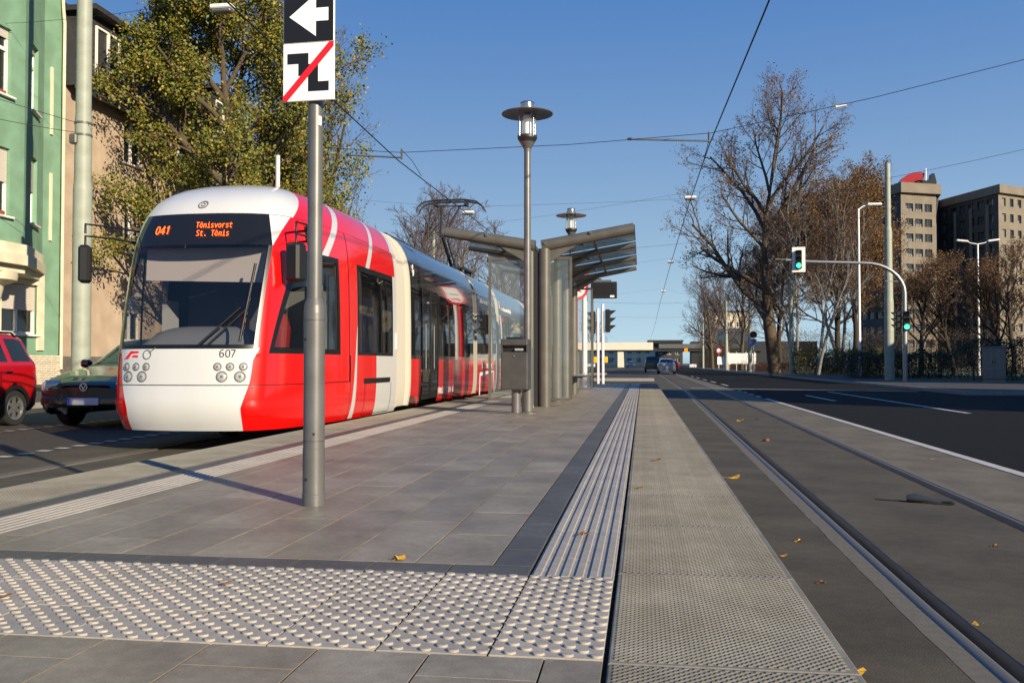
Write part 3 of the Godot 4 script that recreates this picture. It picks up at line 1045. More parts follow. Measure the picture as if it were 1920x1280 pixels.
	facade(bh2, V(hx - 12, base, hz0), Vector3(1, 0, 0), 12.0, 6.4, [], M.render_cream)
	var rf2 := MB.new()
	rf2.quad(V(hx + 0.5, 6.4, hz0 - 0.4), V(hx + 0.5, 6.4, hz1), V(hx - 6, 12.4, hz1), V(hx - 6, 12.4, hz0 - 0.4))
	rf2.quad(V(hx - 6, 12.4, hz0 - 0.4), V(hx - 6, 12.4, hz1), V(hx - 12.5, 6.4, hz1), V(hx - 12.5, 6.4, hz0 - 0.4))
	rf2.tri(V(hx - 12.5, 6.4, hz0 - 0.02), V(hx + 0.5, 6.4, hz0 - 0.02), V(hx - 6, 12.4, hz0 - 0.02))
	part(rf2, "roof", M.roof_tile, bh2)
	for k in 3:
		var d := MB.new()
		d.box(V(hx - 1.5, 8.4, hz0 + 4 + k * 6.5), Vector3(2.4, 1.5, 1.8))
		var dm := part(d, "dormer", M.frame_white, bh2)
		var f := put(unit_quad(1.1, 1.0), "pane", M.pane_dark, dm)
		f.transform = Transform3D(Basis(r, Vector3.UP, Vector3(1, 0, 0)), V(hx - 0.29, 8.4, hz0 + 4 + k * 6.5))
	# a row of small houses towards the railway bridge
	var labels := ["white gabled house with red tiled roof near the railway bridge", "grey rendered house with slate roof farther along the street", "cream house with low brown roof close to the bridge"]
	var walls := [M.render_cream, M.render_grey, M.render_cream]
	var roofs := [M.roof_red, M.slate, M.roof_tile]
	var spots := [[-16.0, 150.0, 14.0], [-17.0, 100.0, 30.0], [-18.0, 176.0, 26.0]]
	for k in 3:
		var h := thing("terraced_house", labels[k], "house", Vector3.ZERO, 0.0, "houses farther down the left side")
		var sx: float = spots[k][0]; var sz: float = spots[k][1]; var sw: float = spots[k][2]
		var ww := []
		for s in 2:
			for j in int(sw / 3.5):
				ww.append([1.2 + j * 3.4, 1.2 + s * 3.0, 1.2, 1.6, "double", M.pane_dark, 0.2])
		facade(h, V(sx, base, sz), r, sw, 6.2, ww, walls[k])
		facade(h, V(sx - 10, base, sz), Vector3(1, 0, 0), 10.0, 6.2, [[2.0, 1.2, 1.2, 1.6, "double", M.pane_dark, 0.2], [6.0, 1.2, 1.2, 1.6, "double", M.pane_dark, 0.2]], walls[k])
		var rr := MB.new()
		rr.quad(V(sx + 0.4, 6.2, sz - 0.3), V(sx + 0.4, 6.2, sz + sw), V(sx - 5, 10.4, sz + sw), V(sx - 5, 10.4, sz - 0.3))
		rr.quad(V(sx - 5, 10.4, sz - 0.3), V(sx - 5, 10.4, sz + sw), V(sx - 10.4, 6.2, sz + sw), V(sx - 10.4, 6.2, sz - 0.3))
		part(rr, "roof", roofs[k], h)
		var gb := MB.new()
		gb.tri(V(sx - 10, 6.2, sz), V(sx, 6.2, sz), V(sx - 5, 10.2, sz))
		part(gb, "gable", walls[k], h)

func build_right_side() -> void:
	# office tower far behind the trees
	var t := thing("office_tower", "grey concrete office tower with dark recessed bays behind the trees", "office building")
	# wings seen from the street: pale angled wing, dark recess, dark wing and pale end wall
	var W := 200.0
	var fl := 3.35
	var H := 40.0
	var A := [V(50.5, 0, 228), V(56.5, 0, 213), V(65.0, 0, 216.8), V(68.6, 0, 226.9), V(75.1, 0, 208.5), V(96.0, 0, 224)]
	var mats := [M.tower_dark, M.tower_wall, M.tower_dark, M.tower_dark, M.tower_wall]
	var tops := [39.0, 39.0, 39.0, 37.2, 37.2]
	for k in 5:
		var a: Vector3 = A[k]; var b2: Vector3 = A[k + 1]
		var ln := a.distance_to(b2)
		var ww := []
		if k == 1 or k == 3 or k == 4 or k == 0:
			for s in 10:
				var n := int((ln - 1.5) / (2.6 if k != 3 else 3.0))
				for j in n:
					var wd := 2.0 if k != 4 else 1.3
					var pm: Material = M.tower_pane
					ww.append([1.2 + j * (ln - 1.8) / n, 4.2 + s * fl, wd, 1.75, "double" if k != 4 else "plain", pm, 0.0])
		facade(t, a, (b2 - a).normalized(), ln, tops[k], ww, mats[k], 0.35, M.charcoal, false)
	var slabm := MB.new()
	var cap1 := PackedVector2Array([Vector2(49.6, 228), Vector2(56.3, 211.9), Vector2(65.9, 216.0), Vector2(71.9, 250), Vector2(50, 250)])
	slabm.prism(cap1, 2.2, Transform3D(Basis(Vector3.RIGHT, Vector3(0, 0, -1), Vector3(0, 1, 0)), Vector3(0, 39.4, 0)))
	var cap2 := PackedVector2Array([Vector2(68.2, 227.4), Vector2(75.0, 207.4), Vector2(97, 223.4), Vector2(97, 250), Vector2(72.2, 250)])
	slabm.prism(cap2, 1.8, Transform3D(Basis(Vector3.RIGHT, Vector3(0, 0, -1), Vector3(0, 1, 0)), Vector3(0, 37.8, 0)))
	part(slabm, "parapet", M.tower_wall, t)
	for k in 3:
		var f := 0.28 + 0.27 * k
		var pp: Vector3 = A[3].lerp(A[4], f)
		put(unit_box(Vector3(0.5, 33, 0.6)), "pilaster", M.tower_wall, t, pp + Vector3(-0.1, 18.5, 0.4))
	# roof emblem: a red arch on a dark base
	var em := thing("roof_emblem", "large red curved arch emblem with black side panel on tower roof", "rooftop sign")
	var arc := []
	for k in 13:
		var a := PI - PI * 0.62 * k / 12
		arc.append(Vector2(63.4 + cos(a) * 4.2, 41.5 + sin(a) * 3.6))
	var poly := PackedVector2Array()
	for p in arc: poly.append(p)
	for k in range(12, -1, -1):
		var a := PI - PI * 0.62 * k / 12
		poly.append(Vector2(63.8 + cos(a) * 2.1, 41.5 + sin(a) * 1.7))
	var eb := MB.new()
	eb.prism(poly, 2.6, Transform3D(Basis.IDENTITY, Vector3(0, 0, -226)))
	part(eb, "arch", M.emblem_red, em)
	var ek := MB.new()
	ek.prism(PackedVector2Array([Vector2(62.4, 41.5), Vector2(67.4, 41.5), Vector2(67.7, 42.7), Vector2(67.2, 44.8), Vector2(66.7, 44.8), Vector2(66.5, 43.4), Vector2(63.4, 43.1)]), 2.4, Transform3D(Basis.IDENTITY, Vector3(0, 0, -226.3)))
	part(ek, "dark_panel", M.emblem_black, em)
	var mk := MB.new()
	mk.rod(Vector3(65.1, 43.0, -224.4), Vector3(65.1, 45.8, -224.4), 0.16)
	part(mk, "beacon", M.white_paint, em)
	var ep := MB.new(); ep.box(Vector3(64.2, 41.0, -226.2), Vector3(7.6, 1.0, 1.6)); part(ep, "pedestal", M.tower_dark, em)
	# buildings beside and behind the viewpoint; they shade the right-hand side of the street
	var sh := [["grey apartment block lining the right pavement across from the platform", 30.0, -34.0, 36.0, 9.2, M.render_grey], ["tall narrow beige house beside the grey apartment block", 31.5, -1.6, 5.2, 16.6, M.render_beige], ["low cream house at the corner of the side street", 26.0, 31.8, 26.0, 8.0, M.render_cream]]
	for k in 3:
		var q: Array = sh[k]
		var h := thing("street_house", q[0], "house", Vector3.ZERO, 0.0, "houses on the right pavement")
		var ww := []
		for s in int(q[4] / 3.1):
			for j in int(q[3] / 3.0):
				ww.append([1.0 + j * 2.9, 1.2 + s * 3.0, 1.3, 1.6, "double", M.pane_dark, 0.2])
		facade(h, V(q[1], ST + 0.15, q[2] + q[3]), Vector3(0, 0, 1), q[3], q[4], ww, q[5])
		var bb := MB.new()
		bb.box(V(q[1] + 8.4, q[4] * 0.5 + ST + 0.15, q[2] + q[3] * 0.5), Vector3(7.6, q[4] - 0.02, q[3] - 0.02))
		part(bb, "back_volume", q[5], h)
		var rr := MB.new()
		rr.slab(V(q[1] + 6.0, q[4] + ST + 0.3, q[2] + q[3] * 0.5), Vector3(12.8, 0.3, q[3] + 0.4), 0.1)
		part(rr, "roof", M.slate, h)
	# hedges and shrub banks along the right pavement
	hedge("clipped_hedge", "dark clipped hedge behind the grey cabinet", V(25.0, ST + 0.13, 51), Vector3(18, 2.3, 1.8), 24000, Color(0.030, 0.040, 0.016), 11)
	hedge("shrub_bank", "olive shrub bank at the foot of the birches", V(15.6, ST + 0.13, 76), Vector3(7.5, 2.2, 3.0), 12000, Color(0.10, 0.095, 0.025), 12)
	hedge("shrub_bank", "dark green shrubs behind the street mast", V(14.9, ST + 0.13, 57), Vector3(6.0, 1.7, 2.4), 11000, Color(0.035, 0.05, 0.02), 13)
	hedge("low_hedge", "low brown beech hedge along the white notice boards", V(14.0, ST + 0.13, 124), Vector3(1.8, 1.0, 60), 22000, Color(0.10, 0.045, 0.022), 14)
	# green mesh fence
	var fn := thing("mesh_fence", "green wire mesh fence with posts behind the shrubs", "fence", V(13.2, ST + 0.13, 62))
	for k in 9:
		var pb := MB.new(); pb.rod(Vector3(k * 2.5, 0, 0), Vector3(k * 2.5, 2.4, 0), 0.03, 6)
		part(pb, "post", M.fence_green, fn)
	var wb := MB.new()
	for k in 24: wb.rod(Vector3(0, 0.1 + k * 0.095, 0.03), Vector3(20, 0.1 + k * 0.095, 0.03), 0.006, 4)
	for k in 100: wb.rod(Vector3(k * 0.2, 0.05, 0.02), Vector3(k * 0.2, 2.35, 0.02), 0.006, 4)
	part(wb, "wire_mesh", M.fence_green, fn)
	# cabinet
	var cb := thing("utility_cabinet", "grey utility cabinet with double doors standing before the dark hedge", "utility box", V(15.65, ST + 0.12, 44.2), -0.35)
	var c1 := MB.new(); c1.cbox(Vector3(0, 0.86, 0), Vector3(0.95, 1.44, 0.4), 0.015)
	part(c1, "housing", M.pole_grey, cb)
	var c2 := MB.new(); c2.box(Vector3(0, 0.07, 0), Vector3(0.9, 0.14, 0.36)); part(c2, "plinth", M.kerb_stone, cb)
	var c3 := MB.new(); c3.cbox(Vector3(0, 1.61, 0), Vector3(1.0, 0.06, 0.45), 0.012); part(c3, "lid", M.pole_grey, cb)
	for s in [-1, 1]:
		var d := MB.new(); d.cbox(Vector3(s * 0.232, 0.86, 0.206), Vector3(0.45, 1.36, 0.02), 0.006)
		var dd := part(d, "door", M.pole_grey, cb)
		var hd := MB.new(); hd.box(Vector3(s * 0.05, 0.95, 0.225), Vector3(0.03, 0.14, 0.02)); part(hd, "handle", M.black_plastic, dd)
	# white notice boards and traffic signs down the right pavement
	var nb := thing("notice_board", "wide white notice board on four posts in front of the beech hedge", "sign board", V(11.6, ST + 0.13, 112))
	for x in [-1.5, -0.6, 0.5, 1.5]:
		var q := MB.new(); q.rod(Vector3(x, 0, 0), Vector3(x, 2.25, 0), 0.04, 8); part(q, "post", M.white_paint, nb)
	var nq := MB.new(); nq.cbox(Vector3(0, 1.45, 0.06), Vector3(3.3, 1.25, 0.05), 0.01); part(nq, "panel", M.sign_white, nb)
	var nb2 := thing("notice_board", "small white notice board with three posts beside the no-entry sign", "sign board", V(11.4, ST + 0.13, 134))
	for x in [-0.7, 0.0, 0.7]:
		var q := MB.new(); q.rod(Vector3(x, 0, 0), Vector3(x, 1.9, 0), 0.04, 8); part(q, "post", M.white_paint, nb2)
	var nq2 := MB.new(); nq2.cbox(Vector3(0, 1.25, 0.06), Vector3(1.8, 1.1, 0.05), 0.01); part(nq2, "panel", M.sign_white, nb2)
	round_sign("red ringed round traffic sign by the white notice boards", V(10.9, ST + 0.12, 136), 2.7, M.sign_red, M.sign_white, 0.42)
	round_sign("two stacked round blue and dark signs on slim post by big trunk", V(11.0, ST + 0.12, 95), 3.0, M.plate_blue, M.car_blue, 0.36)
	var ws := MB.new(); ws.cbox(Vector3(0, 0.35, 0), Vector3(1.5, 0.7, 0.4), 0.04)
	var wst := part(ws, "concrete_block", M.white_paint, self, V(9.9, ST + 0.13, 118))
	wst.position = V(10.9, ST + 0.12, 206)
	describe(wst, "low white concrete block at the kerb by the lamp post", "block")

func round_sign(label: String, at: Vector3, h: float, ring: Material, face: Material, r: float) -> void:
	var s := thing("traffic_sign", label, "traffic sign", at)
	var b := MB.new(); b.rod(Vector3.ZERO, Vector3(0, h + r, 0), 0.035, 8); part(b, "post", M.galvanised, s)
	var bas := Basis(Vector3.RIGHT, Vector3(0, 0, 1), Vector3(0, -1, 0))
	for k in 2:
		var f := MB.new()
		f.lathe([Vector2(0, 0.06), Vector2(r * (1.0 - 0.3 * k), 0.06), Vector2(r * (1.0 - 0.3 * k), 0.03), Vector2(0, 0.03)].map(func(q): return Vector2(q.x, q.y + 0.006 * k)), Vector3(0, h, 0), 20, bas)
		part(f, "sign_plate" if k == 0 else "sign_face", ring if k == 0 else face, s)
	if face == M.car_blue:
		var f2 := MB.new()
		f2.lathe([Vector2(0, 0.06), Vector2(r, 0.06), Vector2(r, 0.03), Vector2(0, 0.03)], Vector3(0, h + 2.1 * r, 0), 20, bas)
		part(f2, "sign_plate", M.black_plastic, s)

func hedge(called: String, label: String, at: Vector3, size: Vector3, leaves: int, col: Color, sd: int) -> void:
	var h := thing(called, label, "hedge", at)
	var rr := RandomNumberGenerator.new(); rr.seed = sd
	var b := MB.new(); b.colored = true
	var nz := FastNoiseLite.new(); nz.seed = sd; nz.frequency = 0.9
	for k in leaves:
		var x := rr.randf_range(-0.5, 0.5) * size.x; var z := rr.randf_range(-0.5, 0.5) * size.z
		var top := size.y * (0.86 + 0.3 * nz.get_noise_2d(x, z))
		var y := top * (1.0 - pow(rr.randf(), 1.6) * 0.98)
		var s := rr.randf_range(0.06, 0.13)
		var f := rr.randf_range(0.6, 1.5)
		b.tint = Color(col.r * f, col.g * f, col.b * f)
		leaf_quad(b, Vector3(x, y, z), s, rr)
	part(b, "foliage", M.leaf, h)
	var core := MB.new()
	for k in int(size.x * size.z * 1.2) + 6:
		var x := rr.randf_range(-0.46, 0.46) * size.x; var z := rr.randf_range(-0.4, 0.4) * size.z
		core.tube([Vector3(x, 0, z), Vector3(x + rr.randf_range(-0.15, 0.15), size.y * 0.35, z), Vector3(x + rr.randf_range(-0.3, 0.3), size.y * 0.66, z + rr.randf_range(-0.2, 0.2))], [0.03, 0.02, 0.006], 4, false)
	part(core, "stems", M.bark_dark, h)

func leaf_quad(b: MB, p: Vector3, s: float, rr: RandomNumberGenerator) -> void:
	var nn := Vector3(rr.randf_range(-1, 1), rr.randf_range(-0.3, 1.0), rr.randf_range(-1, 1)).normalized()
	var x := nn.cross(Vector3(rr.randf_range(-1, 1), rr.randf_range(-1, 1), rr.randf_range(-1, 1))).normalized()
	var y := nn.cross(x)
	var i := b.add(p - x * s * 0.5, nn); b.add(p + y * s * 0.32, nn); b.add(p + x * s * 0.5, nn); b.add(p - y * s * 0.32, nn)
	b.ix.append_array(PackedInt32Array([i, i + 1, i + 2, i, i + 2, i + 3]))

func build_far_end() -> void:
	# railway bridge across the street
	var br := thing("railway_bridge", "low railway bridge with white parapet and stone pier across the street", "bridge")
	var w := 232.0
	put(unit_box(Vector3(46, 0.9, 0.4)), "girder", M.charcoal, br, V(6, 4.15, w))
	put(unit_box(Vector3(24, 1.9, 0.35)), "parapet", M.bridge_white, br, V(-9.4, 5.0, w - 0.45))
	put(unit_box(Vector3(20, 1.1, 0.3)), "railing", M.pole_grey, br, V(14, 5.0, w - 0.4))
	put(unit_box(Vector3(46, 0.5, 9)), "deck", M.charcoal, br, V(6, 3.95, w + 5))
	put(unit_box(Vector3(1.5, 4.2, 6)), "pier", M.bridge_white, br, V(-5.4, 1.75, w + 3))
	put(unit_box(Vector3(14, 5.5, 9)), "abutment", M.plinth_grey, br, V(-25, 2.4, w + 5))
	put(unit_box(Vector3(30, 6.5, 9)), "abutment", M.charcoal, br, V(27, 2.9, w + 5))
	# embankment and distant blocks
	structure(part(flat(-260, -18, 236, 250, 4.2), "embankment", M.grass_ground))
	var dist := [["pale far block of flats above the bridge on the right", 20.0, 300.0, 14.0, 17.0, M.render_cream], ["dark roofed far house at the end of the street", 2.0, 330.0, 12.0, 8.5, M.slate], ["white shop front seen under the bridge", -26.0, 300.0, 30.0, 6.0, M.render_cream]]
	for q in dist:
		var h := thing("far_building", q[0], "building", Vector3.ZERO, 0.0, "buildings beyond the railway bridge")
		var ww := []
		for s in int(q[4] / 3.0):
			for j in int(q[3] / 3.0):
				ww.append([0.8 + j * 2.9, 1.0 + s * 2.8, 1.5, 1.5, "double", M.pane_dark, 0.0])
		facade(h, V(q[1], 0, q[2]), Vector3(1, 0, 0), q[3], q[4], ww, q[5], 0.2, null, false)
		facade(h, V(q[1], 0, q[2] + 12), Vector3(0, 0, 1), 12.0, q[4], [], q[5])
		var rr := MB.new(); rr.slab(V(q[1] + q[3] * 0.5, q[4] + 0.2, q[2] + 6), Vector3(q[3] + 0.6, 0.5, 12.6), 0.1)
		part(rr, "roof", M.slate, h)

# --- tram ------------------------------------------------------------------
# local axes: x across, y above the street, dl = distance behind the nose (local -z)

var nose := []      # plan outline of the nose: (half width, distance back)
var prof := []      # rows: height, width share, set back

func tram_tables() -> void:
	var ctl := [Vector2(0, 0), Vector2(0.35, 0.018), Vector2(0.7, 0.1), Vector2(0.88, 0.23), Vector2(1.0, 0.47), Vector2(1.1, 0.95), Vector2(1.165, 1.6), Vector2(1.2, 2.3), Vector2(1.2, 6.0)]
	var cv := Curve2D.new()
	for k in ctl.size():
		var t := Vector2.ZERO
		if k > 0 and k < ctl.size() - 1:
			t = (ctl[k + 1] - ctl[k - 1]).normalized()
		elif k == 0: t = Vector2(1, 0)
		else: t = Vector2(0, 1)
		var a: float = ctl[k].distance_to(ctl[k - 1]) * 0.33 if k > 0 else 0.0
		var b: float = ctl[k].distance_to(ctl[k + 1]) * 0.33 if k < ctl.size() - 1 else 0.0
		cv.add_point(ctl[k], -t * a, t * b)
	cv.bake_interval = 0.02
	for p in cv.get_baked_points(): nose.append(p)
	prof = [Vector3(0.25, 0.945, 0.10), Vector3(0.36, 0.972, 0.04), Vector3(0.52, 0.99, 0.0), Vector3(0.78, 1.0, 0.02), Vector3(1.17, 1.0, 0.06), Vector3(1.8, 0.997, 0.19), Vector3(2.35, 0.985, 0.34), Vector3(2.6, 0.965, 0.44), Vector3(2.78, 0.93, 0.54), Vector3(2.94, 0.87, 0.68), Vector3(3.08, 0.78, 0.9), Vector3(3.18, 0.66, 1.15), Vector3(3.26, 0.5, 1.5), Vector3(3.31, 0.3, 1.9), Vector3(3.33, 0.0, 2.3)]

func prof_at(y: float) -> Vector2:
	if y <= prof[0].x: return Vector2(prof[0].y, prof[0].z)
	for k in prof.size() - 1:
		if y <= prof[k + 1].x:
			var a: Vector3 = prof[k]; var b: Vector3 = prof[k + 1]
			var t := (y - a.x) / (b.x - a.x)
			# smooth through neighbours
			var p0: Vector3 = prof[maxi(k - 1, 0)]; var p3: Vector3 = prof[mini(k + 2, prof.size() - 1)]
			var m1 := (b - p0) / maxf(b.x - p0.x, 1e-4) * (b.x - a.x); var m2 := (p3 - a) / maxf(p3.x - a.x, 1e-4) * (b.x - a.x)
			var t2 := t * t; var t3 := t2 * t
			var r := (2 * t3 - 3 * t2 + 1) * a + (t3 - 2 * t2 + t) * m1 + (-2 * t3 + 3 * t2) * b + (t3 - t2) * m2
			return Vector2(r.y, r.z)
	return Vector2(prof[prof.size() - 1].y, prof[prof.size() - 1].z)

func nose_by_back(dz: float) -> float:   # half width at a distance back
	if dz <= 0.0: return 0.0
	for k in nose.size() - 1:
		if dz <= nose[k + 1].y:
			return lerpf(nose[k].x, nose[k + 1].x, (dz - nose[k].y) / maxf(nose[k + 1].y - nose[k].y, 1e-6))
	return 1.2

func nose_by_half(hx: float) -> float:
	for k in nose.size() - 1:
		if hx <= nose[k + 1].x:
			return lerpf(nose[k].y, nose[k + 1].y, (hx - nose[k].x) / maxf(nose[k + 1].x - nose[k].x, 1e-6))
	return 2.3

# a place on the outline as arc share: s < 100 means a half width, s >= 100 means 100 + distance behind the nose
func spot_back(y: float, s: float) -> float:
	var pz := prof_at(y).y
	return nose_by_half(s) if s < 100.0 else s - 100.0 - pz

func skin(y: float, back: float, side: float, off := 0.0) -> Vector3:
	var p := prof_at(y)
	var hx := nose_by_back(back) * p.x
	var dl := back + p.y
	return Vector3(side * hx, y, -dl) if off == 0.0 else Vector3(side * hx, y, -dl) + skin_normal(y, back, side) * off

func skin_normal(y: float, back: float, side: float) -> Vector3:
	var e := 0.02
	var a := skin(y, maxf(back - e, 0.001), side); var b := skin(y, back + e, side)
	var c := skin(minf(y + e, 3.33), back, side); var d := skin(maxf(y - e, 0.25), back, side)
	var n := (b - a).cross(c - d)
	if n.dot(Vector3(side, 0.2, 1.0)) < 0.0: n = -n
	return n.normalized()

# patch of the nose module between two outline boundaries (functions of height)
func patch(y0: float, y1: float, a: Callable, b: Callable, side: float, off := 0.0, nu := 12) -> MB:
	var m := MB.new()
	add_patch(m, y0, y1, a, b, side, off, nu)
	return m

func add_patch(m: MB, y0: float, y1: float, a: Callable, b: Callable, side: float, off := 0.0, nu := 12) -> void:
	var nv := maxi(2, int(ceil((y1 - y0) / 0.07)))
	var rows := []
	for j in nv + 1:
		var y := lerpf(y0, y1, float(j) / nv)
		var q0 := arc_of(spot_back(y, a.call(y))); var q1 := arc_of(spot_back(y, b.call(y)))
		var row := []
		for i in nu + 1:
			row.append(skin(y, back_of_arc(lerpf(q0, q1, float(i) / nu)), side, off))
		rows.append(row)
	m.sheet(rows, side < 0)

var arc_tab := PackedFloat32Array()
func arc_of(back: float) -> float:
	if arc_tab.is_empty():
		arc_tab.append(0.0)
		for k in nose.size() - 1: arc_tab.append(arc_tab[k] + nose[k].distance_to(nose[k + 1]))
	if back <= 0.0: return 0.0
	for k in nose.size() - 1:
		if back <= nose[k + 1].y:
			return lerpf(arc_tab[k], arc_tab[k + 1], (back - nose[k].y) / maxf(nose[k + 1].y - nose[k].y, 1e-6))
	return arc_tab[arc_tab.size() - 1]

func back_of_arc(q: float) -> float:
	var k := arc_tab.bsearch(q)
	if k <= 0: return 0.0
	if k >= arc_tab.size(): return nose[nose.size() - 1].y
	return lerpf(nose[k - 1].y, nose[k].y, (q - arc_tab[k - 1]) / maxf(arc_tab[k] - arc_tab[k - 1], 1e-6))

func K(v: float) -> Callable:
	return func(_y): return v

func ramp(y0: float, v0: float, y1: float, v1: float) -> Callable:
	return func(y): return lerpf(v0, v1, clampf((y - y0) / (y1 - y0), 0.0, 1.0))

func build_tram() -> void:
	tram_tables()
	var t := thing("tram", "red and white low-floor tram with dark middle cars standing at the platform", "tram", V(-5.07, ST, 9.6))
	var red := MB.new(); var white := MB.new(); var black := MB.new()
	var E := 104.75
	var white_edge := func(y: float) -> float: return lut([Vector2(0.25, 0.70), Vector2(0.5, 0.68), Vector2(0.8, 0.76), Vector2(1.05, 0.78), Vector2(1.17, 0.83)], y)
	var screen_edge := ramp(1.17, 0.81, 2.36, 0.86)
	var panel_edge := ramp(2.36, 0.86, 2.74, 0.80)
	var win_front := ramp(1.113, 0.905, 2.35, 1.03)
	var cap_edge := func(y: float) -> float: return lut([Vector2(2.36, 0.862), Vector2(2.74, 0.975)], y)
	var bump := MB.new(); var apron := MB.new()
	for s in [-1.0, 1.0]:
		# front: bumper panel, upper apron
		add_patch(bump, 0.25, 0.755, K(0.0), white_edge, s)
		add_patch(apron, 0.765, 1.17, K(0.0), white_edge, s)
		# red corners and sides
		add_patch(red, 0.25, 0.755, white_edge, K(102.35), s, 0.0, 30)
		add_patch(red, 0.765, 1.113, white_edge, K(102.3), s, 0.0, 30)
		add_patch(black, 0.755, 0.765, K(0.0), K(E), s, -0.012, 40)
		add_patch(red, 1.113, 1.17, white_edge, win_front, s)
		add_patch(red, 1.17, 2.36, screen_edge, win_front, s, 0.0, 8)
		# roof shoulder above the windows
		add_patch(red, 2.36, 2.74, cap_edge, K(102.3), s, 0.0, 26)
		add_patch(red, 2.36, 2.74, K(102.32), K(104.6), s, 0.0, 8)
		part(patch(2.36, 2.74, panel_edge, cap_edge, s), "white_corner", M.tram_white, t)
		# roof
		add_patch(white, 2.745, 3.325, K(0.0), ramp(2.74, 100.95, 3.3, 101.75), s, 0.0, 26)
		add_patch(red, 2.745, 3.325, ramp(2.74, 100.95, 3.3, 101.75), K(E), s, 0.0, 30)
		add_patch(black, 2.74, 2.745, K(0.0), K(E), s, -0.01, 40)
		# side behind the cab window
		add_patch(red, 1.113, 2.36, K(101.98), K(102.3), s, 0.0, 4)
		add_patch(red, 1.113, 2.36, K(102.32), K(102.66), s, 0.0, 4)
		add_patch(red, 0.25, 1.113, K(102.36), K(103.55), s, 0.0, 6)
		part(patch(0.25, 1.113, K(103.555), K(E), s, 0.0, 6), "white_panel", M.tram_white, t)
		part(patch(1.113, 2.36, K(104.47), K(E), s, 0.0, 4), "white_pillar", M.tram_white, t)
		part(patch(2.36, 2.74, K(104.605), K(E), s, 0.0, 3), "white_pillar", M.tram_white, t)
		add_patch(black, 0.25, 2.74, K(102.29), K(102.37), s, -0.012, 3)
		add_patch(black, 1.113, 2.36, K(101.9), K(102.7), s, -0.02, 3)
		# slanted stripes over the red shoulder
		part(patch(2.355, 3.14, ramp(2.36, 101.47, 3.14, 102.35), ramp(2.36, 101.66, 3.14, 102.52), s, 0.002, 3), "stripe", M.tram_white, t)
		part(patch(2.355, 3.14, ramp(2.36, 103.05, 3.14, 103.75), ramp(2.36, 103.23, 3.14, 103.9), s, 0.002, 3), "stripe", M.tram_white, t)
		part(patch(0.26, 1.5, ramp(0.25, 102.4, 1.5, 102.64), ramp(0.25, 102.58, 1.5, 102.66), s, 0.002, 3), "stripe", M.tram_white, t)
		part(patch(2.74, 3.2, ramp(2.74, 104.52, 3.2, 104.65), K(104.74), s, 0.002, 3), "stripe", M.tram_white, t)
	part(red, "red_body", M.tram_red, t)
	part(white, "front_roof", M.tram_white, t)
	part(bump, "bumper_panel", M.tram_white, t)
	part(apron, "front_apron", M.tram_white, t)
	part(black, "panel_gap", M.black_trim, t)
	# windscreen with black surround, destination panel above
	var ws := MB.new(); var sur := MB.new(); var dp := MB.new()
	for s in [-1.0, 1.0]:
		add_patch(ws, 1.17, 2.36, K(0.0), screen_edge, s, 0.0, 16)
		add_patch(sur, 1.165, 2.36, ramp(1.17, 0.775, 2.36, 0.825), screen_edge, s, 0.004, 3)
		add_patch(sur, 1.165, 1.21, K(0.0), ramp(1.17, 0.775, 2.36, 0.825), s, 0.004, 14)
		add_patch(dp, 2.36, 2.74, K(0.0), panel_edge, s, 0.0, 14)
	part(ws, "windscreen", M.windscreen, t)
	part(sur, "windscreen_surround", M.black_trim, t)
	var dpm := part(dp, "destination_panel", M.display_black, t)
	var face := func(hx: float, y: float, off: float) -> Transform3D:
		var s := signf(hx) if hx != 0.0 else 1.0
		var bk := nose_by_half(absf(hx))
		var n := skin_normal(y, maxf(bk, 0.003), s)
		var x := Vector3.UP.cross(n).normalized()
		return Transform3D(Basis(x, n.cross(x), n), skin(y, bk, s) + n * off)
	lettering("041", 0.145, M.led_orange, dpm, face.call(-0.45, 2.535, 0.012), "led_display", 0.004, "Droid Sans Mono", 0.8)
	lettering("Tönisvorst", 0.10, M.led_orange, dpm, face.call(0.2, 2.585, 0.016), "led_display", 0.004, "Droid Sans Mono", 0.72)
	lettering("St. Tönis", 0.10, M.led_orange, dpm, face.call(0.2, 2.485, 0.016), "led_display", 0.004, "Droid Sans Mono", 0.72)
	lettering("607", 0.115, M.charcoal, t, face.call(0.52, 1.108, 0.004), "fleet_number", 0.003)
	# makers' marks: red swoosh and a small ring on the apron, ring above the destination
	var sw: Transform3D = face.call(-0.62, 1.10, 0.004)
	var sp := MB.new()
	sp.prism(PackedVector2Array([Vector2(-0.11, -0.045), Vector2(-0.055, -0.045), Vector2(-0.01, 0.012), Vector2(0.09, 0.02), Vector2(0.09, 0.038), Vector2(-0.03, 0.04)]), 0.003, sw)
	sp.prism(PackedVector2Array([Vector2(0.0, -0.03), Vector2(0.085, -0.03), Vector2(0.085, -0.008), Vector2(0.01, -0.008)]), 0.003, sw)
	part(sp, "operator_mark", M.sign_red, t)
	var rg := MB.new()
	ring(rg, face.call(-0.42, 1.10, 0.004), 0.055, 0.045)
	rg.prism(PackedVector2Array([Vector2(0.02, 0.02), Vector2(0.03, 0.015), Vector2(0.11, 0.075), Vector2(0.1, 0.08)]), 0.003, face.call(-0.42, 1.10, 0.006))
	ring(rg, face.call(-0.03, 2.86, 0.004), 0.065, 0.05)
	ring(rg, face.call(-0.03, 2.86, 0.004), 0.03, 0.02)
	part(rg, "maker_mark", M.cab_grey, t)
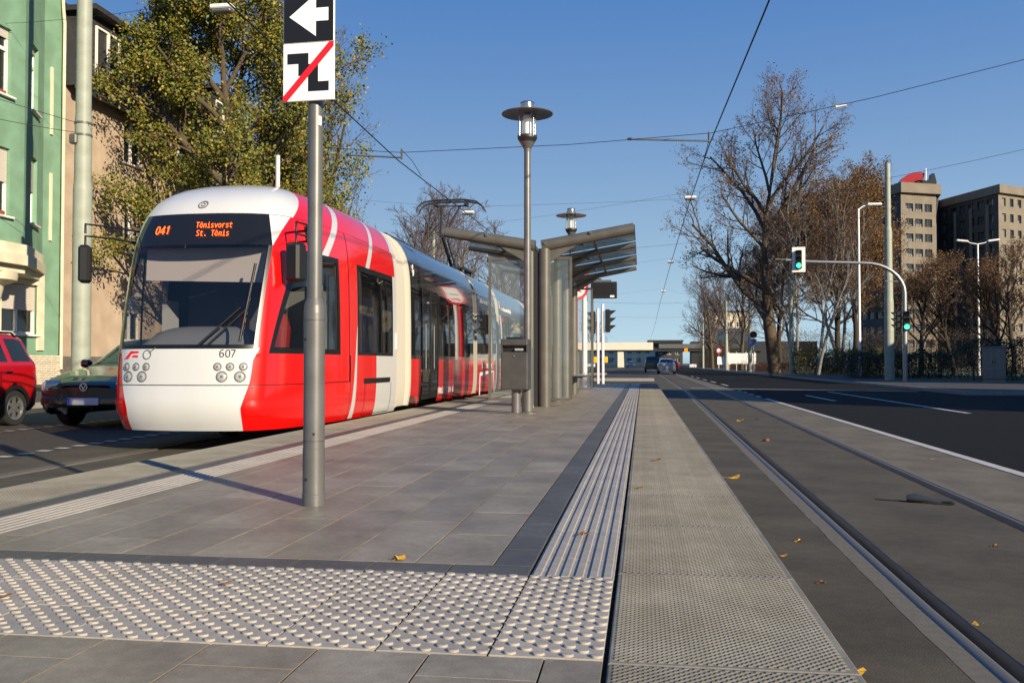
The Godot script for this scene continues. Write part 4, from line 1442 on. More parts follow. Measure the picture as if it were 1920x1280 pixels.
	# lamps
	for s in [-1.0, 1.0]:
		for k in 3: lamp_disc(t, "marker_lamp", face.call(s * (0.42 + 0.135 * k), 0.965, 0.0), 0.045)
		for k in 2: lamp_disc(t, "headlight", face.call(s * (0.47 + 0.19 * k), 0.855, 0.0), 0.062)
		var ib := MB.new()
		var f: Transform3D = Transform3D(Basis.IDENTITY, Vector3.ZERO)
		ib.cbox(skin(0.56, 1.36, s, 0.008), Vector3(0.02, 0.07, 0.09), 0.006)
		part(ib, "indicator", M.amber, t)
		# recessed corner of the bumper
		var rc := MB.new()
		add_patch(rc, 0.42, 0.585, K(0.72), K(0.97), s, 0.012, 6)
		part(rc, "bumper_recess", M.tram_red, t)
	# cab and side windows
	for s in [-1.0, 1.0]:
		part(patch(1.113, 2.36, win_front, K(101.98), s, -0.004, 20), "cab_window", M.side_glass, t)
		var fr := MB.new()
		add_patch(fr, 1.113, 1.18, win_front, K(101.98), s, 0.0, 16)
		add_patch(fr, 2.29, 2.36, win_front, K(101.98), s, 0.0, 16)
		add_patch(fr, 1.18, 2.29, win_front, func(y): return win_front.call(y) + 0.03, s, 0.0, 3)
		add_patch(fr, 1.18, 2.29, K(101.90), K(101.98), s, 0.0, 3)
		add_patch(fr, 1.18, 2.29, K(101.12), K(101.18), s, -0.001, 3)
		part(fr, "window_frame", M.black_trim, t)
		part(patch(1.113, 2.36, K(102.66), K(104.47), s, -0.004, 10), "side_window", M.side_glass, t)
		var fr2 := MB.new()
		add_patch(fr2, 1.113, 1.16, K(102.66), K(104.47), s, 0.0, 6)
		add_patch(fr2, 2.28, 2.36, K(102.66), K(104.47), s, 0.0, 6)
		add_patch(fr2, 1.16, 2.28, K(102.66), K(102.72), s, 0.0, 3)
		add_patch(fr2, 1.16, 2.28, K(103.8), K(103.86), s, -0.001, 3)
		part(fr2, "window_frame", M.black_trim, t)
		# lower equipment flap with its open slot
		var sl := MB.new()
		add_patch(sl, 0.715, 0.79, K(102.95), K(104.3), s, 0.003, 6)
		part(sl, "vent_slot", M.black_trim, t)
		var hd := MB.new()
		hd.box(skin(1.35, 4.2, s, 0.01) + Vector3(0, 0, -0.38), Vector3(0.02, 0.26, 0.05))
		part(hd, "grab_handle", M.tram_white, t)
		# seams of the flap
		var sm := MB.new()
		for q in [103.0, 104.35]:
			add_patch(sm, 0.27, 0.71, K(q), K(q + 0.012), s, 0.003, 1)
		add_patch(sm, 0.27, 0.28, K(103.0), K(104.35), s, 0.003, 6)
		part(sm, "flap_seam", M.black_trim, t)
	# cab: floor, dashboard hump, roller blind, bulkhead, seat, driver's jacket and extinguisher
	var fl := MB.new(); fl.box(Vector3(0, 0.62, -2.6), Vector3(2.0, 0.06, 4.2)); part(fl, "floor", M.cab_dark, t)
	var ds := MB.new()
	var drows := []
	for j in 9:
		var a := PI * j / 8
		var row := []
		for i in 13:
			var x := lerpf(-0.72, 0.72, i / 12.0)
			var hgt := 0.30 * pow(clampf(1.0 - pow(absf((x + 0.02) / 0.74), 4.0), 0.0, 1.0), 0.5)
			row.append(Vector3(x, 1.14 + hgt * sin(a), -(0.42 + 0.32 * (1 - cos(a)))))
		drows.append(row)
	ds.sheet(drows)
	ds.box(Vector3(0, 1.10, -0.75), Vector3(1.62, 0.1, 0.9))
	part(ds, "dashboard", M.cab_grey, t)
	var pp := MB.new(); pp.box(Vector3(-0.05, 1.19, -0.36), Vector3(0.6, 0.05, 0.05)); part(pp, "paper_strip", M.cab_light, t)
	var bl := MB.new()
	bl.quad(Vector3(-0.74, 1.98, -0.60), Vector3(0.70, 1.94, -0.60), Vector3(0.74, 2.36, -0.66), Vector3(-0.76, 2.36, -0.66))
	part(bl, "sun_blind", M.cab_blind, t)
	var bk := MB.new()
	bk.box(Vector3(0.0, 1.68, -2.25), Vector3(2.1, 2.1, 0.05))
	part(bk, "bulkhead", M.cab_dark, t)
	var bk2 := MB.new()
	bk2.box(Vector3(0.55, 1.3, -2.1), Vector3(1.0, 1.3, 0.04))
	bk2.box(Vector3(-0.75, 1.5, -1.2), Vector3(0.06, 0.55, 0.3))
	bk2.box(Vector3(0.98, 1.55, -1.55), Vector3(0.04, 0.9, 0.55))
	part(bk2, "cab_panel", M.cab_light, t)
	var jk := MB.new()
	jk.lathe([Vector2(0.0, 0), Vector2(0.13, 0.02), Vector2(0.15, 0.25), Vector2(0.1, 0.42), Vector2(0.0, 0.46)], Vector3(0.62, 1.18, -1.3), 12)
	part(jk, "hung_jacket", M.jacket_red, t)
	var ex := MB.new()
	ex.lathe([Vector2(0.0, 0), Vector2(0.05, 0.0), Vector2(0.05, 0.2), Vector2(0.02, 0.25), Vector2(0.02, 0.28), Vector2(0, 0.28)], Vector3(0.30, 1.35, -1.0), 12)
	part(ex, "fire_extinguisher", M.jacket_red, t)
	var seat := MB.new()
	seat.cbox(Vector3(0.1, 1.25, -1.75), Vector3(0.5, 1.2, 0.14), 0.05); seat.cbox(Vector3(0.1, 0.9, -1.5), Vector3(0.5, 0.14, 0.5), 0.05)
	part(seat, "driver_seat", M.cab_dark, t)
	# passenger seats behind the cab
	for k in 2:
		for x in [-0.7, 0.7]:
			var b := MB.new()
			b.cbox(Vector3(x, 1.3, -3.0 - k * 0.9), Vector3(0.85, 0.9, 0.1), 0.03); b.cbox(Vector3(x, 1.0, -2.8 - k * 0.9), Vector3(0.85, 0.1, 0.42), 0.03)
			part(b, "passenger_seat", M.car_blue, t)
	# wipers
	var wp := MB.new()
	var w0 := skin(1.2, nose_by_half(0.2), 1, 0.03); var w1 := skin(1.62, nose_by_half(0.62), 1, 0.04)
	wp.rod(w0, w1, 0.012, 6)
	wp.rod(skin(1.2, nose_by_half(0.3), 1, 0.03), skin(1.6, nose_by_half(0.68), 1, 0.04), 0.01, 6)
	wp.rod(skin(1.24, nose_by_half(0.64), 1, 0.04), skin(2.12, nose_by_half(0.72), 1, 0.045), 0.016, 6)
	part(wp, "wiper", M.black_plastic, t)
	# mirrors on bracket arms
	for s in [-1.0, 1.0]:
		var mr := MB.new()
		var a0 := skin(2.62, 0.75, s, 0.0); var a1 := skin(2.48, 0.75, s, 0.0)
		var hx := 1.13 if s > 0 else 1.38
		var hd := 0.55 if s > 0 else 0.38
		for a in [a0, a1]:
			mr.tube([a, a.lerp(Vector3(s * hx, a.y + 0.01, -hd), 0.5) + Vector3(s * 0.05, 0.02, 0), Vector3(s * hx, a.y + 0.01, -hd), Vector3(s * hx, a.y - 0.1, -hd)], [0.014, 0.014, 0.014, 0.014], 6)
		mr.box(a0.lerp(a1, 0.5), Vector3(0.05, 0.22, 0.1))
		part(mr, "mirror_arm", M.black_plastic, t)
		var mb := MB.new()
		mb.cbox(Vector3(s * hx, 2.16, -hd), Vector3(0.2 if s > 0 else 0.13, 0.44, 0.17), 0.03, Basis(Vector3.UP, s * -0.35))
		part(mb, "mirror", M.black_plastic, t)
	# roof gear of the first car, aerial
	var an := MB.new(); an.rod(Vector3(0.35, 3.3, -1.9), Vector3(0.35, 3.72, -1.9), 0.03, 8); part(an, "aerial", M.tram_white, t)
	# underside
	var un := MB.new(); un.box(Vector3(0, 0.42, -16.0), Vector3(2.0, 0.3, 27.4)); part(un, "underframe", M.rubber, t)
	for d in [2.4, 4.0, 12.9, 14.5, 25.0, 26.6]:
		for s in [-1, 1]:
			var wl := MB.new()
			wl.lathe([Vector2(0, -0.06), Vector2(0.29, -0.06), Vector2(0.29, 0.03), Vector2(0.31, 0.03), Vector2(0.31, 0.06), Vector2(0, 0.06)], Vector3(s * 0.53, 0.30, -d), 20, Basis(Vector3(0, 1, 0), Vector3(-s, 0, 0), Vector3(0, 0, s)))
			part(wl, "wheel", M.rail_steel, t)
	# middle cars and tail
	bellows(t, 4.75, 5.55)
	car_module(t, 5.55, 11.5, true, 1)
	bellows(t, 11.5, 11.85)
	car_module(t, 11.85, 14.85, false, 2)
	bellows(t, 14.85, 15.2)
	car_module(t, 15.2, 21.2, true, 3)
	bellows(t, 21.2, 21.9)
	car_module(t, 21.9, 29.8, true, 4)
	var cap := MB.new()
	cap.box(Vector3(0, 1.7, -29.82), Vector3(2.2, 2.8, 0.1)); part(cap, "tail_wall", M.tram_red, t)
	# pantograph on the short car
	var pg := MB.new()
	var pz := -14.3
	pg.box(Vector3(0, 3.45, pz), Vector3(1.1, 0.06, 1.4))
	for x in [-0.5, 0.5]:
		for z in [-0.6, 0.6]: pg.rod(Vector3(x, 3.3, pz + z), Vector3(x, 3.45, pz + z), 0.05, 6)
	var base_part := part(pg, "pantograph", M.charcoal, t)
	var p2 := MB.new()
	p2.rod(Vector3(0, 3.5, pz - 0.55), Vector3(0, 4.25, pz + 0.75), 0.045, 8)
	p2.rod(Vector3(0.12, 3.5, pz - 0.45), Vector3(0.1, 4.2, pz + 0.65), 0.02, 6)
	part(p2, "lower_arm", M.charcoal, base_part)
	var p3 := MB.new()
	p3.rod(Vector3(-0.05, 4.25, pz + 0.75), Vector3(-0.25, 5.2, pz - 0.3), 0.028, 8)
	p3.rod(Vector3(0.05, 4.25, pz + 0.75), Vector3(0.25, 5.2, pz - 0.3), 0.028, 8)
	p3.rod(Vector3(0.0, 4.15, pz + 0.7), Vector3(0.0, 5.15, pz - 0.3), 0.015, 6)
	part(p3, "upper_arm", M.charcoal, base_part)
	var p4 := MB.new()
	for z in [-0.48, -0.14]:
		p4.tube([Vector3(-0.92, 5.05, pz + z), Vector3(-0.85, 5.2, pz + z), Vector3(-0.7, 5.3, pz + z), Vector3(-0.4, 5.345, pz + z), Vector3(0.4, 5.345, pz + z), Vector3(0.7, 5.3, pz + z), Vector3(0.85, 5.2, pz + z), Vector3(0.92, 5.05, pz + z)], [0.016, 0.018, 0.022, 0.026, 0.026, 0.022, 0.018, 0.016], 6)
	for x in [-0.42, 0.42]:
		p4.box(Vector3(x, 5.26, pz - 0.31), Vector3(0.05, 0.1, 0.42))
	p4.rod(Vector3(-0.42, 5.21, pz - 0.31), Vector3(0.42, 5.21, pz - 0.31), 0.02, 6)
	part(p4, "collector_head", M.charcoal, base_part)

func ring(b: MB, xf: Transform3D, ro: float, ri: float) -> void:
	b.lathe([Vector2(ri, 0), Vector2(ri, 0.003), Vector2(ro, 0.003), Vector2(ro, 0), Vector2(ri, 0)].map(func(q): return q), xf.origin, 20, Basis(xf.basis.x, xf.basis.z, -xf.basis.y))

func lamp_disc(t: Node3D, called: String, xf: Transform3D, r: float) -> void:
	var bas := Basis(xf.basis.x, xf.basis.z, -xf.basis.y)
	var rim := MB.new()
	rim.lathe([Vector2(r * 0.82, 0.002), Vector2(r * 0.86, 0.012), Vector2(r, 0.008), Vector2(r * 1.02, -0.01)], xf.origin, 18, bas)
	var o := part(rim, called, M.cab_grey, t)
	var ln := MB.new()
	ln.lathe([Vector2(r * 0.84, 0.0), Vector2(r * 0.6, 0.008), Vector2(r * 0.3, 0.012), Vector2(0, 0.013)].map(func(q): return q), xf.origin, 18, bas)
	part(ln, "lens", M.lens_clear, o)
	var bu := MB.new()
	bu.lathe([Vector2(r * 0.3, 0.010), Vector2(r * 0.2, 0.02), Vector2(0, 0.022)], xf.origin, 10, bas)
	part(bu, "bulb", M.cab_grey, o)

func hull(y: float, d: float, s: float, off := 0.0) -> Vector3:
	var p := prof_at(y)
	return Vector3(s * (1.2 * p.x + off), y, -d)

func hull_patch(b: MB, y0: float, y1: float, d0: float, d1: float, s: float, off := 0.0) -> void:
	var nv := maxi(1, int(ceil((y1 - y0) / 0.1)))
	var rows := []
	for j in nv + 1:
		var y := lerpf(y0, y1, float(j) / nv)
		rows.append([hull(y, d0, s, off), hull(y, d1, s, off)])
	b.sheet(rows, s < 0)

func bellows(t: Node3D, d0: float, d1: float) -> void:
	var b := MB.new()
	var n := maxi(3, int((d1 - d0) / 0.1))
	for s in [-1.0, 1.0]:
		var rows := []
		for j in 40:
			var y := lerpf(0.3, 3.3, j / 39.0)
			var row := []
			for i in n * 2 + 1:
				row.append(hull(y, lerpf(d0, d1, i / (n * 2.0)), s, -0.05 if i % 2 == 0 else -0.11))
			rows.append(row)
		b.sheet(rows, s < 0)
	part(b, "bellows", M.bellows if d1 - d0 > 0.75 else M.rubber, t)
	# pale edge profiles of the joint
	for e in [d0, d1]:
		var r := MB.new()
		for s in [-1.0, 1.0]:
			hull_patch(r, 0.3, 3.26, e - 0.055, e + 0.055, s, 0.004)
			var rows := []
			for j in 30:
				var y := lerpf(0.3, 3.26, j / 29.0)
				rows.append([hull(y, e - 0.055, s, -0.08), hull(y, e - 0.055, s, 0.004)])
			r.sheet(rows, s < 0)
		part(r, "joint_profile", M.bellows, t)

func car_module(t: Node3D, d0: float, d1: float, doors: bool, no: int) -> void:
	var dark := MB.new()
	for s in [-1.0, 1.0]:
		hull_patch(dark, 2.30, 3.32, d0 + 0.05, d1 - 0.05, s)
		hull_patch(dark, 1.08, 1.14, d0 + 0.05, d1 - 0.05, s, -0.001)
	# bays: doors and windows
	var ed := [d0 + 0.05]
	var kinds := []
	if doors:
		var ln := d1 - d0
		var seq := [["w", 0.8], ["d", 1.35], ["w", 1.65], ["w", maxf(ln - 6.0, 0.9)], ["d", 1.35], ["w", 0.8]] if ln > 7.0 else [["w", 0.75], ["d", 1.35], ["w", 1.6], ["w", ln - 3.8]]
		for q in seq:
			kinds.append(q[0]); ed.append(ed[ed.size() - 1] + q[1])
		ed[ed.size() - 1] = d1 - 0.05
	else:
		kinds = ["w", "w"]; ed.append((d0 + d1) * 0.5); ed.append(d1 - 0.05)
	for k in kinds.size():
		for s in [-1.0, 1.0]:
			var a: float = ed[k]; var b: float = ed[k + 1]
			if kinds[k] == "w":
				var w := MB.new(); hull_patch(w, 1.14, 2.30, a + 0.012, b - 0.012, s)
				part(w, "window", M.tram_window, t)
				for e in [a - 0.03, b - 0.03]: hull_patch(dark, 1.14, 2.30, e, e + 0.06, s, -0.008)
				var sk := MB.new(); hull_patch(sk, 0.28, 1.08, a + 0.004, b - 0.004, s)
				part(sk, "skirt", M.tram_red, t)
			else:
				for h in 2:
					var lf := MB.new()
					var da := lerpf(a + 0.02, b - 0.02, h * 0.5); var db := lerpf(a + 0.02, b - 0.02, h * 0.5 + 0.5)
					hull_patch(lf, 0.36, 2.34, da + 0.006, db - 0.006, s, 0.012)
					var door := part(lf, "door_leaf", M.tram_window, t)
					var fr := MB.new()
					for e in [da + 0.006, db - 0.05]: hull_patch(fr, 0.36, 2.34, e, e + 0.045, s, 0.018)
					hull_patch(fr, 0.36, 0.46, da + 0.006, db - 0.006, s, 0.017)
					part(fr, "door_frame", M.black_trim, door)
					var hb := MB.new()
					hb.rod(hull(0.9, da + 0.12, s, 0.05), hull(1.7, da + 0.12, s, 0.05), 0.014, 6)
					part(hb, "grab_rail", M.stainless, door)
				var rec := MB.new()
				for e in [a - 0.02, b - 0.03]: hull_patch(rec, 0.3, 2.34, e, e + 0.05, s, -0.01)
				part(rec, "door_post", M.black_trim, t)
				var dkk := MB.new(); hull_patch(dkk, 2.30, 2.36, a, b, s, 0.006); part(dkk, "door_lintel", M.tram_charcoal, t)
	part(dark, "roof_shell", M.tram_charcoal, t)
	var roof := MB.new(); roof.cbox(Vector3(0, 3.29, -(d0 + d1) * 0.5), Vector3(1.1, 0.12, (d1 - d0) * 0.7), 0.05)
	part(roof, "roof_unit", M.charcoal, t)
	var fl := MB.new(); fl.box(Vector3(0, 0.62, -(d0 + d1) * 0.5), Vector3(2.1, 0.06, d1 - d0)); part(fl, "floor", M.cab_dark, t)
	for k in int((d1 - d0 - 0.8) / 1.1):
		for x in [-0.68, 0.68]:
			if doors and k == 0: continue
			var b := MB.new()
			b.cbox(Vector3(x, 1.28, -(d0 + 0.9 + k * 1.1)), Vector3(0.8, 0.8, 0.1), 0.03); b.cbox(Vector3(x, 0.95, -(d0 + 0.7 + k * 1.1)), Vector3(0.8, 0.1, 0.42), 0.03)
			part(b, "passenger_seat", M.car_blue, t)
	# advertising line along the shoulder and on the skirt, on the platform side
	var up := Basis(Vector3(0, 0, -1), Vector3(0, 1, 0), Vector3(1, 0, 0))
	var tilt := up * Basis(Vector3.RIGHT, -0.16)
	var emb := MB.new()
	emb.lathe([Vector2(0.0, 0.0), Vector2(0.045, 0.0), Vector2(0.045, 0.004), Vector2(0.0, 0.004)], hull(2.66, d0 + 0.32, 1.0, 0.006), 10, Basis(Vector3(0, 1, 0), Vector3(1, 0, 0), Vector3(0, 0, -1)))
	emb.prism(PackedVector2Array([Vector2(-0.045, -0.17), Vector2(0.05, -0.17), Vector2(0.05, -0.1), Vector2(-0.01, -0.1), Vector2(0.05, -0.04), Vector2(0.05, 0.03), Vector2(-0.045, 0.03), Vector2(-0.045, -0.03), Vector2(0.0, -0.03), Vector2(-0.045, -0.1)]), 0.004, Transform3D(up, hull(2.58, d0 + 0.32, 1.0, 0.008)))
	part(emb, "advert_emblem", M.sign_white, t)
	if no > 1: strokes(t, 0.12, 1.9, Transform3D(tilt, hull(2.47, d0 + 1.5, 1.0, 0.016)), no)
	if no == 2:
		strokes(t, 0.17, 1.5, Transform3D(up, hull(0.88, d0 + 1.5, 1.0, 0.006)), 7)
		var arch := MB.new()
		arch.prism(PackedVector2Array([Vector2(-1.2, -0.5), Vector2(-1.1, -0.5), Vector2(-0.98, 0.2), Vector2(0.98, 0.28), Vector2(1.1, -0.5), Vector2(1.2, -0.5), Vector2(1.08, 0.36), Vector2(-1.06, 0.28)]), 0.004, Transform3D(up, hull(0.5, d0 + 1.5, 1.0, 0.012)))
		part(arch, "advert_outline", M.sign_white, t)
	if no == 1: strokes(t, 0.16, 1.5, Transform3D(up, hull(0.42, d0 + 2.95, 1.0, 0.012)), 9)

# lettering too small to read in the photograph: letter-sized strokes in words
func strokes(t: Node3D, h: float, w: float, xf: Transform3D, sd: int) -> void:
	var rr := RandomNumberGenerator.new(); rr.seed = sd
	var b := MB.new()
	var x := -w * 0.5
	var left := 6
	while x < w * 0.5:
		var lw := h * rr.randf_range(0.35, 0.6)
		var tall := rr.randf() < 0.3
		var hh := h if tall else h * 0.7
		b.prism(PackedVector2Array([Vector2(x, 0), Vector2(x + h * 0.16, 0), Vector2(x + h * 0.16, hh), Vector2(x, hh)]), 0.003, xf)
		if rr.randf() < 0.75:
			var yb := h * (0.0 if rr.randf() < 0.5 else 0.55)
			b.prism(PackedVector2Array([Vector2(x + h * 0.165, yb), Vector2(x + lw, yb), Vector2(x + lw, yb + h * 0.14), Vector2(x + h * 0.165, yb + h * 0.14)]), 0.003, xf)
		if rr.randf() < 0.6:
			b.prism(PackedVector2Array([Vector2(x + lw * 0.75, h * 0.15), Vector2(x + lw, h * 0.15), Vector2(x + lw, h * 0.54), Vector2(x + lw * 0.75, h * 0.54)]), 0.003, xf)
		x += lw + h * 0.14
		left -= 1
		if left == 0:
			left = rr.randi_range(3, 8); x += h * 0.4
	part(b, "advert_lettering", M.sign_white, t)

# --- cars ------------------------------------------------------------------
# stations along the car from nose to tail: [d, floor, belt, roof, half width, roof half width]

func car(label: String, paint: Material, at: Vector3, turn: float, st: Array, wheels: Array, opts := {}) -> Node3D:
	var c := thing("car", label, "car", at, turn, "cars on the street")
	var n := st.size()
	var sec := func(q: Array) -> Array:
		# half section from floor to crown
		var w: float = q[4]; var fl: float = q[1]; var be: float = q[2]; var ro: float = q[3]; var rw: float = q[5]
		var g := ro - be
		return [Vector2(w * 0.90, fl), Vector2(w * 0.965, fl + 0.06), Vector2(w, lerpf(fl, be, 0.42)), Vector2(w * 0.995, lerpf(fl, be, 0.7)), Vector2(w * 0.965, be - 0.03 if g > 0.12 else be - 0.05), Vector2(w * 0.945, be), Vector2(lerpf(w * 0.93, rw, 0.5), be + g * 0.45), Vector2(rw, ro - minf(0.07, g * 0.4)), Vector2(rw * 0.86, ro - minf(0.02, g * 0.1)), Vector2(rw * 0.5, ro + 0.012), Vector2(0, ro + 0.018)]
	# interpolate stations smoothly
	var fine := []
	for k in n - 1:
		var m := maxi(1, int(absf(st[k + 1][0] - st[k][0]) / 0.045))
		for j in m:
			var t := float(j) / m
			var q := []
			for i in 6: q.append(lerpf(st[k][i], st[k + 1][i], t))
			fine.append(q)
	fine.append(st[n - 1])
	var body := MB.new()
	var wrad: float = opts.get("wr", 0.3)
	var rungs := [0.0, 0.5, 1.0, 1.17, 1.33, 1.5, 1.67, 1.83, 2.0, 2.2, 2.4, 2.6, 2.8, 3.0, 3.25, 3.5, 3.75, 4.0, 4.5, 5.0, 6.0, 7.0, 8.0, 9.0, 10.0]
	for s in [-1.0, 1.0]:
		var rows := []
		for q in fine:
			var row := []
			var ps: Array = sec.call(q)
			for fi in rungs:
				var lo := mini(int(fi), 9)
				var p: Vector2 = ps[lo].lerp(ps[lo + 1], fi - lo)
				# wheel wells
				if fi < 4.6:
					for wd in wheels:
						if Vector2(q[0] - wd, p.y - wrad).length() < wrad + 0.055: p.x = minf(p.x, st[3][4] - 0.24)
				row.append(Vector3(s * p.x, p.y, -q[0]))
			rows.append(row)
		body.sheet(rows, s < 0)
		# end caps
		for e in 2:
			var q: Array = fine[0] if e == 0 else fine[fine.size() - 1]
			var pts: Array = sec.call(q)
			var base := Vector3(0, q[1], -q[0])
			for i in pts.size() - 1:
				var a := Vector3(s * pts[i].x, pts[i].y, -q[0]); var b := Vector3(s * pts[i + 1].x, pts[i + 1].y, -q[0])
				if (s > 0) == (e == 0): body.tri(base, a, b)
				else: body.tri(base, b, a)
	part(body, "body", paint, c)
	# glass over the greenhouse; spans: [from, to] along the car, sides only
	var pt := func(d: float, i: float, s: float, off: float) -> Vector3:
		var k := 0
		while k < n - 2 and d > st[k + 1][0]: k += 1
		var t := clampf((d - st[k][0]) / maxf(st[k + 1][0] - st[k][0], 1e-4), 0.0, 1.0)
		var q := []
		for j in 6: q.append(lerpf(st[k][j], st[k + 1][j], t))
		var ps: Array = sec.call(q)
		var lo := int(i); var f := i - lo
		var p: Vector2 = ps[lo].lerp(ps[mini(lo + 1, 10)], f)
		return Vector3(s * (p.x + off), p.y + off * 0.3, -d)
	for s in [-1.0, 1.0]:
		for w in opts.get("side", []):
			var rows := []
			for i in 7:
				var f := lerpf(5.15, 6.85, i / 6.0)
				var row := []
				for j in 9:
					var tt := j / 8.0
					var da: float = lerpf(w[0], w[2], i / 6.0); var db: float = lerpf(w[1], w[3], i / 6.0)
					row.append(pt.call(lerpf(da, db, tt), f, s, 0.004))
				rows.append(row)
			var g := MB.new(); g.sheet(rows, s > 0)
			part(g, "side_window", M.car_glass, c)
		if opts.has("rub"):
			var rb := MB.new()
			rb.box(Vector3(s * (st[3][4] + 0.0), 0.5, -(wheels[0] + wheels[1]) * 0.5), Vector3(0.03, 0.07, (wheels[1] - wheels[0]) * 0.62))
			part(rb, "rub_strip", M.black_plastic, c)
		if opts.has("handle"):
			for hd in opts.handle:
				var hb := MB.new(); hb.cbox(pt.call(hd, 3.5, s, 0.012), Vector3(0.03, 0.035, 0.16), 0.01); part(hb, "door_handle", M.black_plastic, c)
		if opts.has("rails"):
			var rl := MB.new()
			var a: Vector3 = pt.call(opts.rails[0], 7.4, s, 0.0); var b: Vector3 = pt.call(opts.rails[1], 7.4, s, 0.0)
			rl.tube([a, a + Vector3(0, 0.07, -0.1), b + Vector3(0, 0.07, 0.1), b], [0.02, 0.02, 0.02, 0.02], 6)
			part(rl, "roof_rail", M.black_plastic, c)
		for wd in wheels:
			wheel(c, Vector3(s * (st[3][4] - 0.105), opts.get("wr", 0.3), -wd), opts.get("wr", 0.3), s)
			var ar := MB.new()
			var R: float = opts.get("wr", 0.3) + 0.05
			var pl := PackedVector2Array()
			for k in 17: pl.append(Vector2(cos(PI * 1.08 * k / 16 - PI * 0.04) * (R + 0.035), sin(PI * 1.08 * k / 16 - PI * 0.04) * (R + 0.035)))
			for k in range(16, -1, -1): pl.append(Vector2(cos(PI * 1.08 * k / 16 - PI * 0.04) * (R - 0.035), sin(PI * 1.08 * k / 16 - PI * 0.04) * (R - 0.035)))
			ar.prism(pl, 0.03, Transform3D(Basis(Vector3(0, 0, -s), Vector3.UP, Vector3(s, 0, 0)), Vector3(s * (st[3][4] * 0.985), opts.get("wr", 0.3), -wd)))
			part(ar, "wheel_arch", M.black_plastic, c)
		if opts.has("mirror"):
			var mb := MB.new(); mb.cbox(Vector3(s * (st[3][4] + 0.1), opts.mirror[1], -opts.mirror[0]), Vector3(0.2, 0.13, 0.12), 0.04)
			part(mb, "wing_mirror", paint, c)
	# front and rear screens: strips that follow the slope between two stations
	for key in ["windscreen", "rear_window"]:
		if opts.has(key):
			var w: Array = opts[key]
			var rows := []
			for i in 5:
				var d: float = lerpf(w[0], w[1], i / 4.0)
				var row := []
				for s in 13:
					var x := lerpf(-1.0, 1.0, s / 12.0)
					var fidx := 10.0 - 3.1 * absf(x)
					row.append(pt.call(d, fidx, signf(x) if x != 0.0 else 1.0, 0.0) + Vector3(0, 0.008, 0.006 if key == "windscreen" else -0.006))
				rows.append(row)
			var g := MB.new(); g.sheet(rows, false)
			part(g, key, opts.get("screen_mat", M.car_glass), c)
	return c

func wheel(c: Node3D, at: Vector3, r: float, s: float) -> void:
	var bas := Basis(Vector3(0, 1, 0), Vector3(s, 0, 0), Vector3(0, 0, -s))
	var ty := MB.new()
	ty.lathe([Vector2(r * 0.66, -0.09), Vector2(r * 0.9, -0.1), Vector2(r, -0.07), Vector2(r, 0.07), Vector2(r * 0.94, 0.1), Vector2(r * 0.68, 0.095)], at, 28, bas)
	var o := part(ty, "wheel", M.tyre, c)
	var rm := MB.new()
	rm.lathe([Vector2(r * 0.68, 0.095), Vector2(r * 0.66, 0.07), Vector2(r * 0.6, 0.03), Vector2(0, 0.03)], at, 24, bas)
	part(rm, "rim", M.black_plastic, o)
	var sp := MB.new()
	for k in 6:
		var a := TAU * k / 6
		var dir := bas.x * cos(a) + bas.z * sin(a)
		var mid := at + bas.y * 0.065
		sp.box(mid + dir * r * 0.36, Vector3(r * 0.6, 0.03, 0.055), Basis(dir, bas.y, dir.cross(bas.y)))
	sp.lathe([Vector2(0, 0.085), Vector2(r * 0.16, 0.08), Vector2(r * 0.2, 0.05)].duplicate(), at, 14, bas)
	sp.lathe([Vector2(r * 0.69, 0.08), Vector2(r * 0.66, 0.1), Vector2(r * 0.6, 0.09), Vector2(r * 0.58, 0.05)], at, 24, bas)
	part(sp, "hub_cap", M.alloy, o)

